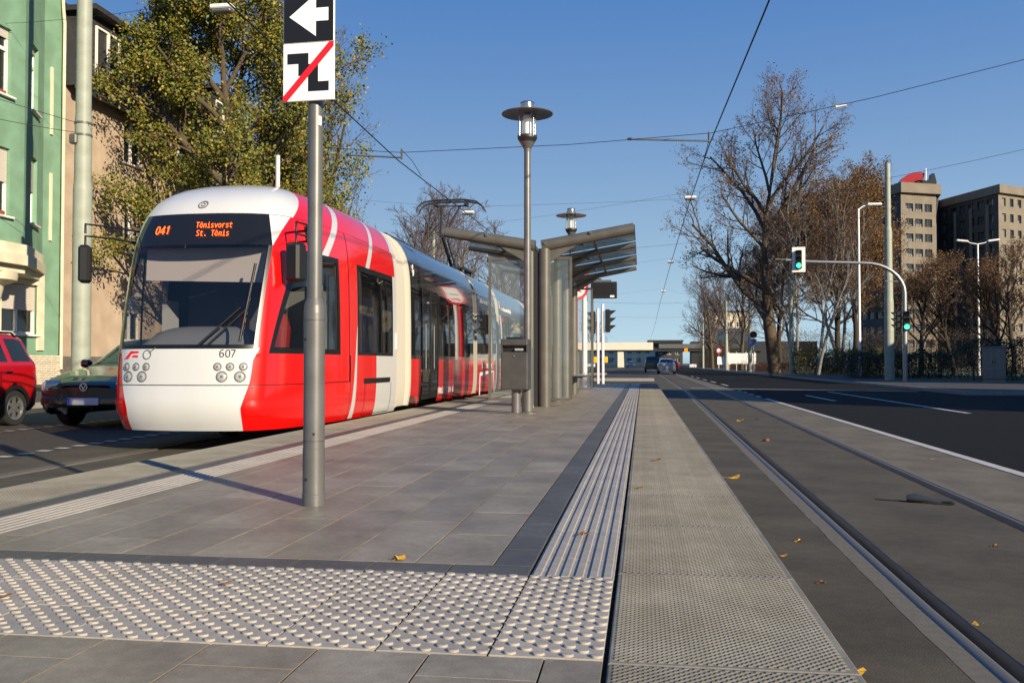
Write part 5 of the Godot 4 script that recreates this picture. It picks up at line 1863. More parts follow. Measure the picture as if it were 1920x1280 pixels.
func build_cars() -> void:
	# red small hatchback, nose towards the viewer; only its tail end is in the picture
	var small_shape := [[0.0, 0.32, 0.62, 0.64, 0.6, 0.5], [0.12, 0.24, 0.78, 0.80, 0.74, 0.66], [0.45, 0.2, 0.92, 0.95, 0.78, 0.7], [0.95, 0.19, 0.96, 1.02, 0.79, 0.7], [1.15, 0.19, 0.97, 1.14, 0.79, 0.66], [1.65, 0.19, 0.97, 1.46, 0.79, 0.6], [2.2, 0.19, 0.98, 1.52, 0.79, 0.6], [3.1, 0.2, 1.0, 1.5, 0.79, 0.585], [3.35, 0.22, 1.0, 1.45, 0.78, 0.57], [3.47, 0.26, 1.0, 1.15, 0.76, 0.6], [3.54, 0.32, 0.92, 0.95, 0.7, 0.6]]
	var rc := car("small red hatchback with roof rails driving ahead of the black car", M.car_red, V(-10.78, ST, 10.72), 0.0, small_shape, [0.62, 2.92], {"side": [[1.35, 1.98, 1.72, 1.98], [2.06, 2.78, 2.06, 2.72], [2.9, 3.36, 2.84, 3.26]], "rub": 1, "handle": [1.9, 2.75], "rails": [1.75, 3.2], "wr": 0.285, "windscreen": [1.02, 1.6], "rear_window": [3.46, 3.37], "mirror": [1.3, 1.0]})
	for s in [-1, 1]:
		var tl := MB.new(); tl.cbox(Vector3(s * 0.70, 0.84, -3.40), Vector3(0.1, 0.26, 0.14), 0.02); part(tl, "tail_light", M.tail_red, rc)
	# dark hatchback half hidden by the tram front
	var hatch_shape := [[0.0, 0.36, 0.6, 0.62, 0.62, 0.5], [0.1, 0.25, 0.68, 0.7, 0.78, 0.66], [0.32, 0.2, 0.76, 0.79, 0.85, 0.74], [0.8, 0.18, 0.86, 0.89, 0.865, 0.74], [1.15, 0.18, 0.9, 0.96, 0.865, 0.72], [1.3, 0.18, 0.91, 1.04, 0.865, 0.68], [1.95, 0.18, 0.93, 1.40, 0.865, 0.6], [2.5, 0.18, 0.94, 1.44, 0.865, 0.6], [3.4, 0.2, 0.96, 1.40, 0.86, 0.58], [3.95, 0.24, 0.98, 1.1, 0.82, 0.6], [4.15, 0.32, 0.9, 0.93, 0.74, 0.6]]
	var bc := car("black hatchback facing the viewer behind the tram front", M.car_black, V(-8.46, ST, 13.1), 0.0, hatch_shape, [0.85, 3.36], {"side": [[1.5, 2.4, 2.0, 2.4], [2.48, 3.4, 2.48, 3.25]], "wr": 0.31, "windscreen": [1.22, 1.92], "screen_mat": M.car_glass_clear, "mirror": [1.55, 1.0]})
	for s in [-1, 1]:
		var hl := MB.new(); hl.cbox(Vector3(s * 0.60, 0.64, -0.12), Vector3(0.30, 0.20, 0.18), 0.05, Basis(Vector3.UP, s * -0.35)); part(hl, "headlight", M.lens_clear, bc)
	var gr := MB.new()
	for k in 3: gr.box(Vector3(0, 0.575 + k * 0.045, -0.02), Vector3(0.8, 0.014, 0.03))
	part(gr, "grille", M.black_plastic, bc)
	var bd := MB.new(); ring(bd, Transform3D(Basis.IDENTITY, Vector3(0, 0.64, 0.02)), 0.065, 0.05)
	bd.prism(PackedVector2Array([Vector2(-0.045, 0.04), Vector2(-0.03, 0.04), Vector2(0, -0.02), Vector2(0.03, 0.04), Vector2(0.045, 0.04), Vector2(0.008, -0.045), Vector2(-0.008, -0.045)]), 0.004, Transform3D(Basis.IDENTITY, Vector3(0, 0.64, 0.022)))
	part(bd, "badge", M.stainless, bc)
	var np := MB.new(); np.cbox(Vector3(0, 0.42, 0.03), Vector3(0.52, 0.11, 0.015), 0.004); part(np, "number_plate", M.plate_white, bc)
	var nb := MB.new(); nb.box(Vector3(-0.235, 0.42, 0.04), Vector3(0.045, 0.1, 0.004)); part(nb, "plate_band", M.plate_blue, bc)
	var bp := MB.new(); bp.cbox(Vector3(0, 0.42, -0.06), Vector3(1.5, 0.2, 0.16), 0.06); part(bp, "bumper", M.car_black, bc)
	# seats visible through the screen
	for x in [-0.38, 0.38]:
		var sb := MB.new(); sb.cbox(Vector3(x, 0.95, -2.3), Vector3(0.45, 0.75, 0.14), 0.05); part(sb, "seat", M.car_inside, bc)
	# estate and saloon ahead on the right, seen from behind (turned round)
	var est := []
	for k in hatch_shape.size(): est.append(hatch_shape[k].duplicate())
	var s1 := car("silver estate car driving away towards the railway bridge", M.car_silver, V(2.25, ST, 92.0), PI, est, [0.85, 3.36], {"side": [[1.5, 2.4, 2.0, 2.4], [2.48, 3.4, 2.48, 3.25]], "wr": 0.31, "rear_window": [3.98, 3.45], "windscreen": [1.22, 1.92]})
	for s in [-1, 1]:
		var tl := MB.new(); tl.cbox(Vector3(s * 0.66, 0.82, -4.06), Vector3(0.22, 0.2, 0.14), 0.03); part(tl, "tail_light", M.tail_red, s1)
	var pl := MB.new(); pl.box(Vector3(0, 0.62, -4.16), Vector3(0.52, 0.11, 0.02)); part(pl, "number_plate", M.plate_white, s1)
	var van := [[0.0, 0.36, 0.7, 0.72, 0.7, 0.6], [0.2, 0.25, 0.85, 0.9, 0.85, 0.74], [0.9, 0.2, 1.0, 1.08, 0.88, 0.74], [1.7, 0.2, 1.05, 1.72, 0.88, 0.7], [2.4, 0.2, 1.06, 1.8, 0.88, 0.7], [3.9, 0.2, 1.06, 1.78, 0.88, 0.7], [4.3, 0.26, 1.04, 1.5, 0.85, 0.7], [4.4, 0.34, 0.95, 1.0, 0.78, 0.68]]
	car("dark van in front of the silver estate car", M.car_dark, V(1.1, ST, 108.0), PI, van, [0.85, 3.5], {"side": [[1.4, 2.5, 1.75, 2.5], [2.6, 4.0, 2.6, 3.95]], "wr": 0.33, "rear_window": [4.32, 4.0]})
	var far := car("red car waiting at the bridge ahead of the dark van", M.car_red, V(4.2, ST, 134.0), PI, hatch_shape, [0.85, 3.36], {"wr": 0.31, "rear_window": [3.98, 3.45]})
	far.set_meta("label", "red car driving under the railway bridge ahead")
	car("white car coming from under the railway bridge", M.car_white, V(-10.5, ST, 190.0), 0.0, hatch_shape, [0.85, 3.36], {"wr": 0.31, "windscreen": [1.22, 1.92]})
	car("blue car queuing under the railway bridge", M.car_blue, V(-2.6, ST, 205.0), 0.0, hatch_shape, [0.85, 3.36], {"wr": 0.31, "windscreen": [1.22, 1.92]})
	car("dark parked car behind the thick tree trunk", M.car_dark, V(17.5, ST + 0.14, 84.0), 0.4, hatch_shape, [0.85, 3.36], {"wr": 0.31, "windscreen": [1.22, 1.92]})

# --- things on the platform ------------------------------------------------

func platform_lamp(at: Vector3, label: String) -> Node3D:
	var l := thing("platform_lamp", label, "lamp post", at, 0.0, "platform lamps")
	var p := MB.new()
	p.lathe([Vector2(0.16, 0.0), Vector2(0.16, 0.015), Vector2(0.085, 0.03), Vector2(0.085, 0.95), Vector2(0.055, 1.0), Vector2(0.05, 3.95), Vector2(0.055, 4.0), Vector2(0.115, 4.1)], Vector3.ZERO, 20)
	part(p, "pole", M.pole_grey, l)
	var c := MB.new()
	c.lathe([Vector2(0.115, 4.1), Vector2(0.15, 4.16), Vector2(0.15, 4.2), Vector2(0.0, 4.2)], Vector3.ZERO, 20)
	part(c, "cup", M.charcoal, l)
	var g := MB.new(); g.lathe([Vector2(0.14, 4.2), Vector2(0.14, 4.52)], Vector3.ZERO, 24); part(g, "glass_cylinder", M.lamp_glass, l)
	var t := MB.new(); t.lathe([Vector2(0.0, 4.5), Vector2(0.06, 4.5), Vector2(0.06, 4.24), Vector2(0.05, 4.2)].duplicate(), Vector3.ZERO, 16); t.lathe([Vector2(0.05, 4.2), Vector2(0.055, 4.5)], Vector3.ZERO, 16); part(t, "lamp_tube", M.white_paint, l)
	for k in 4:
		var a := TAU * (k + 0.5) / 4
		var r := MB.new(); r.rod(Vector3(cos(a) * 0.148, 4.18, sin(a) * 0.148), Vector3(cos(a) * 0.148, 4.56, sin(a) * 0.148), 0.012, 6); part(r, "rod", M.stainless, l)
	var d := MB.new()
	d.lathe([Vector2(0.05, 4.545), Vector2(0.2, 4.55), Vector2(0.388, 4.525), Vector2(0.392, 4.535), Vector2(0.2, 4.575), Vector2(0.1, 4.59)], Vector3.ZERO, 32)
	part(d, "disc", M.pole_grey, l)
	var k2 := MB.new(); k2.lathe([Vector2(0.11, 4.58), Vector2(0.115, 4.64), Vector2(0.1, 4.65), Vector2(0.1, 4.69), Vector2(0.11, 4.7), Vector2(0.08, 4.72), Vector2(0, 4.72)], Vector3.ZERO, 20); part(k2, "cap", M.stainless, l)
	return l

func build_stop_furniture() -> void:
	# sign post with two square plates
	var s := thing("sign_post", "thick grey post with left arrow sign and crossed-out sign, close to the tram front", "sign post", V(-1.735, 0, 4.74))
	var p := MB.new()
	p.lathe([Vector2(0.061, 0.0), Vector2(0.061, 0.06), Vector2(0.0585, 0.062), Vector2(0.0585, 0.30), Vector2(0.0565, 0.302), Vector2(0.0565, 1.02), Vector2(0.054, 1.06), Vector2(0.040, 1.10), Vector2(0.039, 2.8), Vector2(0.0, 2.8)], Vector3.ZERO, 28)
	part(p, "pole", M.pole_grey, s)
	var sc := MB.new()
	for q in [[0.88, -0.6], [0.38, 0.35], [0.14, -0.4]]:
		sc.lathe([Vector2(0.007, 0), Vector2(0.007, 0.004), Vector2(0, 0.005)], Vector3(sin(q[1]) * 0.0565, q[0], cos(q[1]) * 0.0565), 8, Basis(Vector3(cos(q[1]), 0, -sin(q[1])), Vector3(sin(q[1]), 0, cos(q[1])), Vector3(0, -1, 0)))
	part(sc, "screw", M.black_plastic, s)
	for hy in [0.34, 0.98]:
		var hatch := MB.new(); hatch.lathe([Vector2(0.0573, hy), Vector2(0.0573, hy + 0.002)], Vector3.ZERO, 28)
		part(hatch, "hatch_seam", M.black_plastic, s)
	var stk := MB.new(); stk.box(Vector3(0.034, 2.045, 0.028), Vector3(0.018, 0.05, 0.003), Basis(Vector3.UP, 0.9)); part(stk, "sticker", M.sign_white, s)
	var W := 0.29; var H := 0.31
	var turn := Basis(Vector3.UP, -0.05)
	for k in 2:
		var c := Vector3(-0.018, 2.30 + k * (H + 0.002), 0.055)
		var pb := MB.new(); pb.cbox(c, Vector3(W, H, 0.012), 0.003, turn)
		var pl := part(pb, "sign_plate", M.sign_white, s)
		var f := Transform3D(turn, c + turn * Vector3(0, 0, 0.0075))
		if k == 0:
			var zb := MB.new()
			for r in [[-0.118, 0.045, 0.0, 0.10], [-0.055, -0.02, 0.0, 0.045], [0.0, -0.055, 0.055, 0.04], [0.0, -0.105, 0.115, -0.055]]:
				zb.prism(PackedVector2Array([Vector2(r[0], r[1]), Vector2(r[2], r[1]), Vector2(r[2], r[3]), Vector2(r[0], r[3])]), 0.002, f)
			part(zb, "symbol", M.sign_black, pl)
			var rb := MB.new(); rb.prism(PackedVector2Array([Vector2(-0.143, -0.153), Vector2(-0.118, -0.153), Vector2(0.143, 0.13), Vector2(0.143, 0.153), Vector2(0.118, 0.153), Vector2(-0.143, -0.13)]), 0.003, Transform3D(turn, f.origin + turn * Vector3(0, 0, 0.002)))
			part(rb, "red_bar", M.sign_red, pl)
		else:
			var bb := MB.new(); bb.prism(PackedVector2Array([Vector2(-0.139, -0.153), Vector2(0.139, -0.153), Vector2(0.139, 0.149), Vector2(-0.139, 0.149)]), 0.002, f); part(bb, "black_field", M.sign_black, pl)
			var ab := MB.new(); ab.prism(PackedVector2Array([Vector2(-0.108, -0.015), Vector2(0.042, -0.125), Vector2(0.042, -0.045), Vector2(0.112, -0.045), Vector2(0.112, 0.025), Vector2(0.042, 0.025), Vector2(0.042, 0.10)]), 0.002, Transform3D(turn, f.origin + turn * Vector3(0, 0, 0.002))); part(ab, "arrow", M.sign_white, pl)
	platform_lamp(V(-1.72, 0, 13.85), "slim platform lamp with round disc hood beside the waste bin")
	platform_lamp(V(-1.80, 0, 23.6), "slim platform lamp with round disc hood beyond the shelter roof")
	# waste bin
	var wb := thing("waste_bin", "dark grey square waste bin on short post beside the platform lamp", "waste bin", V(-1.86, 0, 13.62), -0.06)
	var b1 := MB.new(); b1.cbox(Vector3(0, 0.64, 0), Vector3(0.4, 0.56, 0.32), 0.015); part(b1, "body", M.bin_grey, wb)
	var b2 := MB.new(); b2.cbox(Vector3(0, 1.06, 0), Vector3(0.4, 0.1, 0.32), 0.015); part(b2, "hood", M.bin_grey, wb)
	var b3 := MB.new(); b3.box(Vector3(0, 0.965, -0.03), Vector3(0.36, 0.1, 0.24)); part(b3, "opening", M.black_plastic, wb)
	for x in [-0.19, 0.19]:
		var bs := MB.new(); bs.box(Vector3(x, 0.965, 0.0), Vector3(0.018, 0.1, 0.3)); part(bs, "side_cheek", M.bin_grey, wb)
	var b4 := MB.new(); b4.cbox(Vector3(-0.02, 1.125, -0.02), Vector3(0.24, 0.03, 0.2), 0.008); part(b4, "ashtray", M.black_plastic, wb)
	var b5 := MB.new(); b5.rod(Vector3(0, 0, 0), Vector3(0, 0.37, 0), 0.07, 16); b5.box(Vector3(0, 0.01, 0), Vector3(0.22, 0.02, 0.18)); part(b5, "post", M.pole_grey, wb)
	var b6 := MB.new(); b6.lathe([Vector2(0.014, 0), Vector2(0.014, 0.012), Vector2(0, 0.012)], Vector3(0.0, 0.86, 0.16), 10, Basis(Vector3.RIGHT, Vector3(0, 0, 1), Vector3(0, -1, 0))); part(b6, "lock", M.stainless, wb)
	var b7 := MB.new(); b7.box(Vector3(0.07, 0.955, 0.13), Vector3(0.12, 0.03, 0.04)); part(b7, "scrap_of_paper", M.cab_light, wb)
	build_shelter()
	# stop sign on red post, white post, departure display
	var ss := thing("stop_sign", "white stop sign with red rounded frame on red post beyond the shelter", "stop sign", V(-2.07, 0, 28.8))
	var q := MB.new(); q.rod(Vector3(0, 0, 0), Vector3(0, 2.95, 0), 0.08, 14); part(q, "post", M.sign_red, ss)
	var out := PackedVector2Array(); var inn := PackedVector2Array()
	for k in 17:
		var a := PI + PI * k / 16
		out.append(Vector2(cos(a) * 0.36, 3.08 + sin(a) * 0.36)); inn.append(Vector2(cos(a) * 0.28, 3.08 + sin(a) * 0.28))
	out.append(Vector2(0.36, 3.75)); out.append(Vector2(-0.36, 3.75))
	inn.append(Vector2(0.28, 3.66)); inn.append(Vector2(-0.28, 3.66))
	var o1 := MB.new(); o1.prism(out, 0.12, Transform3D(Basis.IDENTITY, Vector3(0.05, 0, 0.1))); part(o1, "frame", M.sign_red, ss)
	var o2 := MB.new(); o2.prism(inn, 0.13, Transform3D(Basis.IDENTITY, Vector3(0.05, 0, 0.1))); part(o2, "face", M.sign_white, ss)
	var o3 := MB.new(); o3.prism(PackedVector2Array([Vector2(-0.18, 2.9), Vector2(-0.1, 2.9), Vector2(0.0, 2.99), Vector2(0.18, 2.94), Vector2(0.1, 3.03), Vector2(-0.1, 3.05)]), 0.136, Transform3D(Basis.IDENTITY, Vector3(0.05, 0, 0.1))); part(o3, "emblem", M.sign_red, ss)
	var o4 := MB.new(); o4.box(Vector3(0.02, 3.24, 0.17), Vector3(0.3, 0.08, 0.006)); part(o4, "green_band", M.mast_green, ss)
	var wp := thing("departure_display", "black departure display board on slender white post beyond the shelter", "display board", V(-1.62, 0, 29.4))
	var d1 := MB.new(); d1.rod(Vector3(-0.2, 0, 0), Vector3(-0.2, 3.6, 0), 0.085, 14); part(d1, "post", M.white_paint, wp)
	var d2 := MB.new(); d2.rod(Vector3(0.05, 0, 0.1), Vector3(0.05, 3.4, 0.1), 0.04, 10); d2.box(Vector3(0.3, 3.36, 0.1), Vector3(0.7, 0.05, 0.06)); part(d2, "bracket", M.dark_frame, wp)
	var d3 := MB.new(); d3.cbox(Vector3(0.42, 3.06, 0.12), Vector3(0.82, 0.52, 0.16), 0.02); var cas := part(d3, "casing", M.sign_black, wp)
	var d4 := MB.new(); d4.box(Vector3(0.42, 3.08, 0.204), Vector3(0.68, 0.36, 0.006)); part(d4, "screen", M.display_glass, cas)
	var d5 := MB.new(); d5.box(Vector3(0.68, 2.86, 0.206), Vector3(0.13, 0.06, 0.006)); part(d5, "label_plate", M.sign_white, cas)
	# twin signals at the crossing
	var tsn := ["vehicle signal with visors to the right on white post at the platform end", "vehicle signal with visors to the left on white post at the platform end"]
	for k in 2:
		var x := -1.59 if k == 0 else -1.85
		var dd := 37.6 if k == 0 else 38.9
		var ts := thing("traffic_light", tsn[k], "traffic light", V(x, ST, dd), 0.0, "signals at the platform end")
		var a := MB.new(); a.rod(Vector3.ZERO, Vector3(0, 3.4 - 0.1 * k, 0), 0.057, 12); part(a, "post", M.white_paint, ts)
		var sg := 1.0 if k == 0 else -1.0
		signal_head(ts, Vector3(sg * 0.2, 2.72, 0), Basis(Vector3.UP, sg * PI / 2), -1, M.signal_off)
		var yb := MB.new(); yb.cbox(Vector3(sg * 0.12, 1.15, 0), Vector3(0.14, 0.26, 0.1), 0.02); part(yb, "push_button_box", M.yellow_box, ts)
	# little yellow wrapper by the shelter post
	var yw := MB.new(); yw.cbox(Vector3(0, 0.055, 0), Vector3(0.03, 0.11, 0.025), 0.008, Basis(Vector3(0, 0, 1), 0.3))
	describe(part(yw, "litter_wrapper", M.yellow_box, self, V(-1.86, 0.0, 15.6)), "small yellow wrapper standing by the shelter post foot", "litter")

# three-light head facing +z of its basis; lit = index from the top
func signal_head(parent: Node3D, at: Vector3, bas: Basis, lit: int, lit_mat: Material, board := false) -> void:
	var h := MB.new(); h.cbox(Vector3.ZERO, Vector3(0.3, 0.92, 0.2), 0.03)
	var o := part(h, "signal_head", M.black_plastic, parent)
	o.transform = Transform3D(bas, at)
	if board:
		var b := MB.new(); b.cbox(Vector3(0, 0, -0.05), Vector3(0.62, 1.24, 0.012), 0.004); part(b, "backboard", M.sign_white, o)
	for k in 3:
		var y := 0.3 - 0.3 * k
		var l := MB.new(); l.lathe([Vector2(0.115, 0.1), Vector2(0.08, 0.118), Vector2(0, 0.124)], Vector3(0, y, 0), 18, Basis(Vector3.RIGHT, Vector3(0, 0, 1), Vector3(0, -1, 0)))
		part(l, "signal_lens", lit_mat if k == lit else M.signal_off, o)
		var v := MB.new()
		var rows := []
		for j in 2:
			var row := []
			for i in 11:
				var a := -0.25 + (PI + 0.5) * i / 10
				var zz := 0.1 if j == 0 else 0.1 + 0.24 * clampf(0.35 + 0.65 * sin(a), 0.2, 1.0)
				row.append(Vector3(cos(a) * 0.125, y + sin(a) * 0.125, zz))
			rows.append(row)
		v.sheet(rows)
		part(v, "visor", M.black_plastic, o)

func build_shelter() -> void:
	var sh := thing("tram_shelter", "grey steel tram shelter with winged glass roof and glass side screens", "shelter", V(-1.80, 0, 16.05))
	var zs := [0.0, 2.25, 4.5, 6.75]
	for k in 4:
		var z: float = -zs[k]
		for x in [-0.13, 0.11]:
			var p := MB.new(); p.rod(Vector3(x, 0, z), Vector3(x, 2.75, z), 0.105 if x > 0 else 0.06, 18); part(p, "post", M.dark_frame, sh)
		if k == 0:
			var pl := MB.new(); pl.box(Vector3(-0.045, 1.35, z), Vector3(0.1, 2.7, 0.06)); part(pl, "post_plate", M.charcoal, sh)
		for s in [-1.0, 1.0]:
			var b := MB.new()
			var tip := Vector3(s * 1.66, 3.08, z)
			var root := Vector3(s * 0.06, 2.80, z)
			b.tube([root, root.lerp(tip, 0.5), tip], [0.105, 0.10, 0.095] if k == 0 else [0.075, 0.065, 0.05], 14)
			part(b, "roof_arm", M.dark_frame, sh)
			var br := MB.new()
			br.prism(PackedVector2Array([Vector2(s * 0.1, 2.45), Vector2(s * 0.75, 2.85), Vector2(s * 0.1, 2.74)]), 0.04, Transform3D(Basis.IDENTITY, Vector3(0, 0, z)))
			part(br, "bracket", M.dark_frame, sh)
	# glass panes of both wings, each a tilted pane between two arms, with rails
	for k in 3:
		var za: float = zs[k] + 0.10; var zb: float = zs[k + 1] - 0.10
		for s in [-1.0, 1.0]:
			for h in 2:
				var x0 := 0.12 if h == 0 else 0.92; var x1 := 0.9 if h == 0 else 1.68
				var y0 := 2.83 if h == 0 else 2.965; var y1 := 2.962 if h == 0 else 3.1
				var g := MB.new()
				g.box(Vector3(s * (x0 + x1) * 0.5, (y0 + y1) * 0.5 + 0.06, -(za + zb) * 0.5), Vector3(Vector2(x1 - x0, y1 - y0).length() - 0.01, 0.014, zb - za), Basis(Vector3(0, 0, 1), s * atan2(y1 - y0, x1 - x0)))
				part(g, "roof_pane", M.roof_glass, sh)
	for s in [-1.0, 1.0]:
		for q in [[0.91, 3.03], [0.12, 2.86]]:
			var r := MB.new(); r.cbox(Vector3(s * q[0], q[1] - 0.03, -3.375), Vector3(0.05, 0.05, 7.0), 0.01); part(r, "purlin", M.dark_frame, sh)
	# lamps under the arms
	for k in 4:
		for s in [-1.0, 1.0]:
			var lm := MB.new(); lm.lathe([Vector2(0.05, 0.0), Vector2(0.05, 0.02), Vector2(0, 0.02)].duplicate(), Vector3(s * 0.75, 2.83, -zs[k] - 0.2), 12); part(lm, "downlight", M.stainless, sh)
	# side screens at both ends
	for e in 2:
		var z := -0.12 if e == 0 else -6.9
		for s in [-1.0, 1.0]:
			var w := 0.72 if s < 0 else 0.40
			var x0 := 0.16
			var f := MB.new()
			for x in [x0, x0 + w]: f.box(Vector3(s * x, 1.37, z), Vector3(0.045, 2.5, 0.045))
			for y in [0.12, 2.6]: f.box(Vector3(s * (x0 + w * 0.5), y, z), Vector3(w - 0.046, 0.045, 0.044))
			var fo := part(f, "screen_frame", M.dark_frame, sh)
			var g := MB.new(); g.box(Vector3(s * (x0 + w * 0.5), 1.36, z), Vector3(w - 0.05, 2.43, 0.012)); part(g, "screen_glass", M.pane_glass, fo)
	# central wall: glass with posters frames between the posts
	for k in 3:
		var za: float = zs[k] + 0.14; var zb: float = zs[k + 1] - 0.14
		var g := MB.new(); g.box(Vector3(0, 1.4, -(za + zb) * 0.5), Vector3(0.014, 2.2, zb - za)); part(g, "back_glass", M.pane_glass, sh)
		var f := MB.new()
		for y in [0.28, 2.52]: f.box(Vector3(0, y, -(za + zb) * 0.5), Vector3(0.05, 0.05, zb - za))
		part(f, "back_rail", M.dark_frame, sh)
	# timetable case and bench
	var tc := MB.new(); tc.cbox(Vector3(0.05, 1.5, -1.2), Vector3(0.08, 1.1, 0.9), 0.015); part(tc, "timetable_case", M.dark_frame, sh)
	var bn := MB.new()
	for j in 3: bn.cbox(Vector3(0.26 + j * 0.11, 0.47, -5.6), Vector3(0.1, 0.03, 1.9), 0.008)
	part(bn, "bench_seat", M.stainless, sh)
	var bl := MB.new()
	for z in [-4.9, -6.3]: bl.box(Vector3(0.22, 0.44, z), Vector3(0.5, 0.04, 0.05)); bl.box(Vector3(0.03, 0.42, z), Vector3(0.06, 0.2, 0.06))
	part(bl, "bench_bracket", M.dark_frame, sh)
	var tk := thing("ticket_machine", "low grey ticket cabinet standing past the shelter end screen", "ticket machine", V(-1.85, 0, 24.6))
	var pn := MB.new(); pn.cbox(Vector3(0, 0.54, 0), Vector3(0.36, 1.08, 0.3), 0.03); part(pn, "housing", M.dark_frame, tk)
	var pf := MB.new(); pf.box(Vector3(0, 0.75, 0.152), Vector3(0.26, 0.34, 0.01)); part(pf, "front_panel", M.display_glass, tk)
	var pc := MB.new(); pc.cbox(Vector3(0, 1.1, 0), Vector3(0.4, 0.05, 0.34), 0.015); part(pc, "lid", M.charcoal, tk)

# --- masts, wires, street lamps -------------------------------------------

func mast(label: String, at: Vector3, h: float, r: float, steps := true) -> Node3D:
	var m := thing("catenary_mast", label, "mast", at, 0.0, "pale green masts along the street")
	var p := MB.new()
	if steps:
		p.lathe([Vector2(r, 0), Vector2(r, h * 0.36), Vector2(r * 0.9, h * 0.375), Vector2(r * 0.88, h * 0.48), Vector2(r * 0.82, h * 0.49), Vector2(r * 0.80, h * 0.69), Vector2(r * 0.62, h * 0.705), Vector2(r * 0.55, h), Vector2(0, h + 0.02)], Vector3.ZERO, 24)
	else:
		p.lathe([Vector2(r, 0), Vector2(r * 0.95, h * 0.4), Vector2(r * 0.8, h * 0.42), Vector2(r * 0.7, h), Vector2(0, h + 0.02)], Vector3.ZERO, 16)
	part(p, "shaft", M.mast_green, m)
	return m

func wire(label: String, pts: Array, r := 0.011, category := "overhead wire") -> Node3D:
	var b := MB.new()
	var rad := []
	for k in pts.size(): rad.append(r)
	b.tube(pts, rad, 5)
	var o := part(b, "overhead_wire", M.wire)
	describe(o, label, category, "overhead wires")
	return o

func sag(a: Vector3, b: Vector3, drop: float, n := 9) -> Array:
	var pts := []
	for k in n:
		var t := float(k) / (n - 1)
		pts.append(a.lerp(b, t) - Vector3(0, drop * 4.0 * t * (1 - t), 0))
	return pts

func hung_lamp(label: String, at: Vector3, a: Vector3, b: Vector3) -> void:
	var l := thing("hanging_street_lamp", label, "street lamp", at, 0.0, "lamps hung over the street")
	var h := MB.new()
	h.cbox(Vector3(0, 0, 0), Vector3(0.62, 0.12, 0.3), 0.03); part(h, "housing", M.white_paint, l)
	var g := MB.new(); g.cbox(Vector3(0, -0.1, 0), Vector3(0.54, 0.1, 0.24), 0.03); part(g, "diffuser", M.pole_grey, l)
	var k := MB.new(); k.rod(Vector3(0, 0.05, 0), Vector3(0, 0.32, 0), 0.012, 6); part(k, "hanger", M.wire, l)
	var pts := sag(a, at + Vector3(0, 0.3, 0), 0.15, 6); pts.append_array(sag(at + Vector3(0, 0.3, 0), b, 0.15, 6).slice(1))
	wire("span wire carrying the " + label, pts, 0.006)

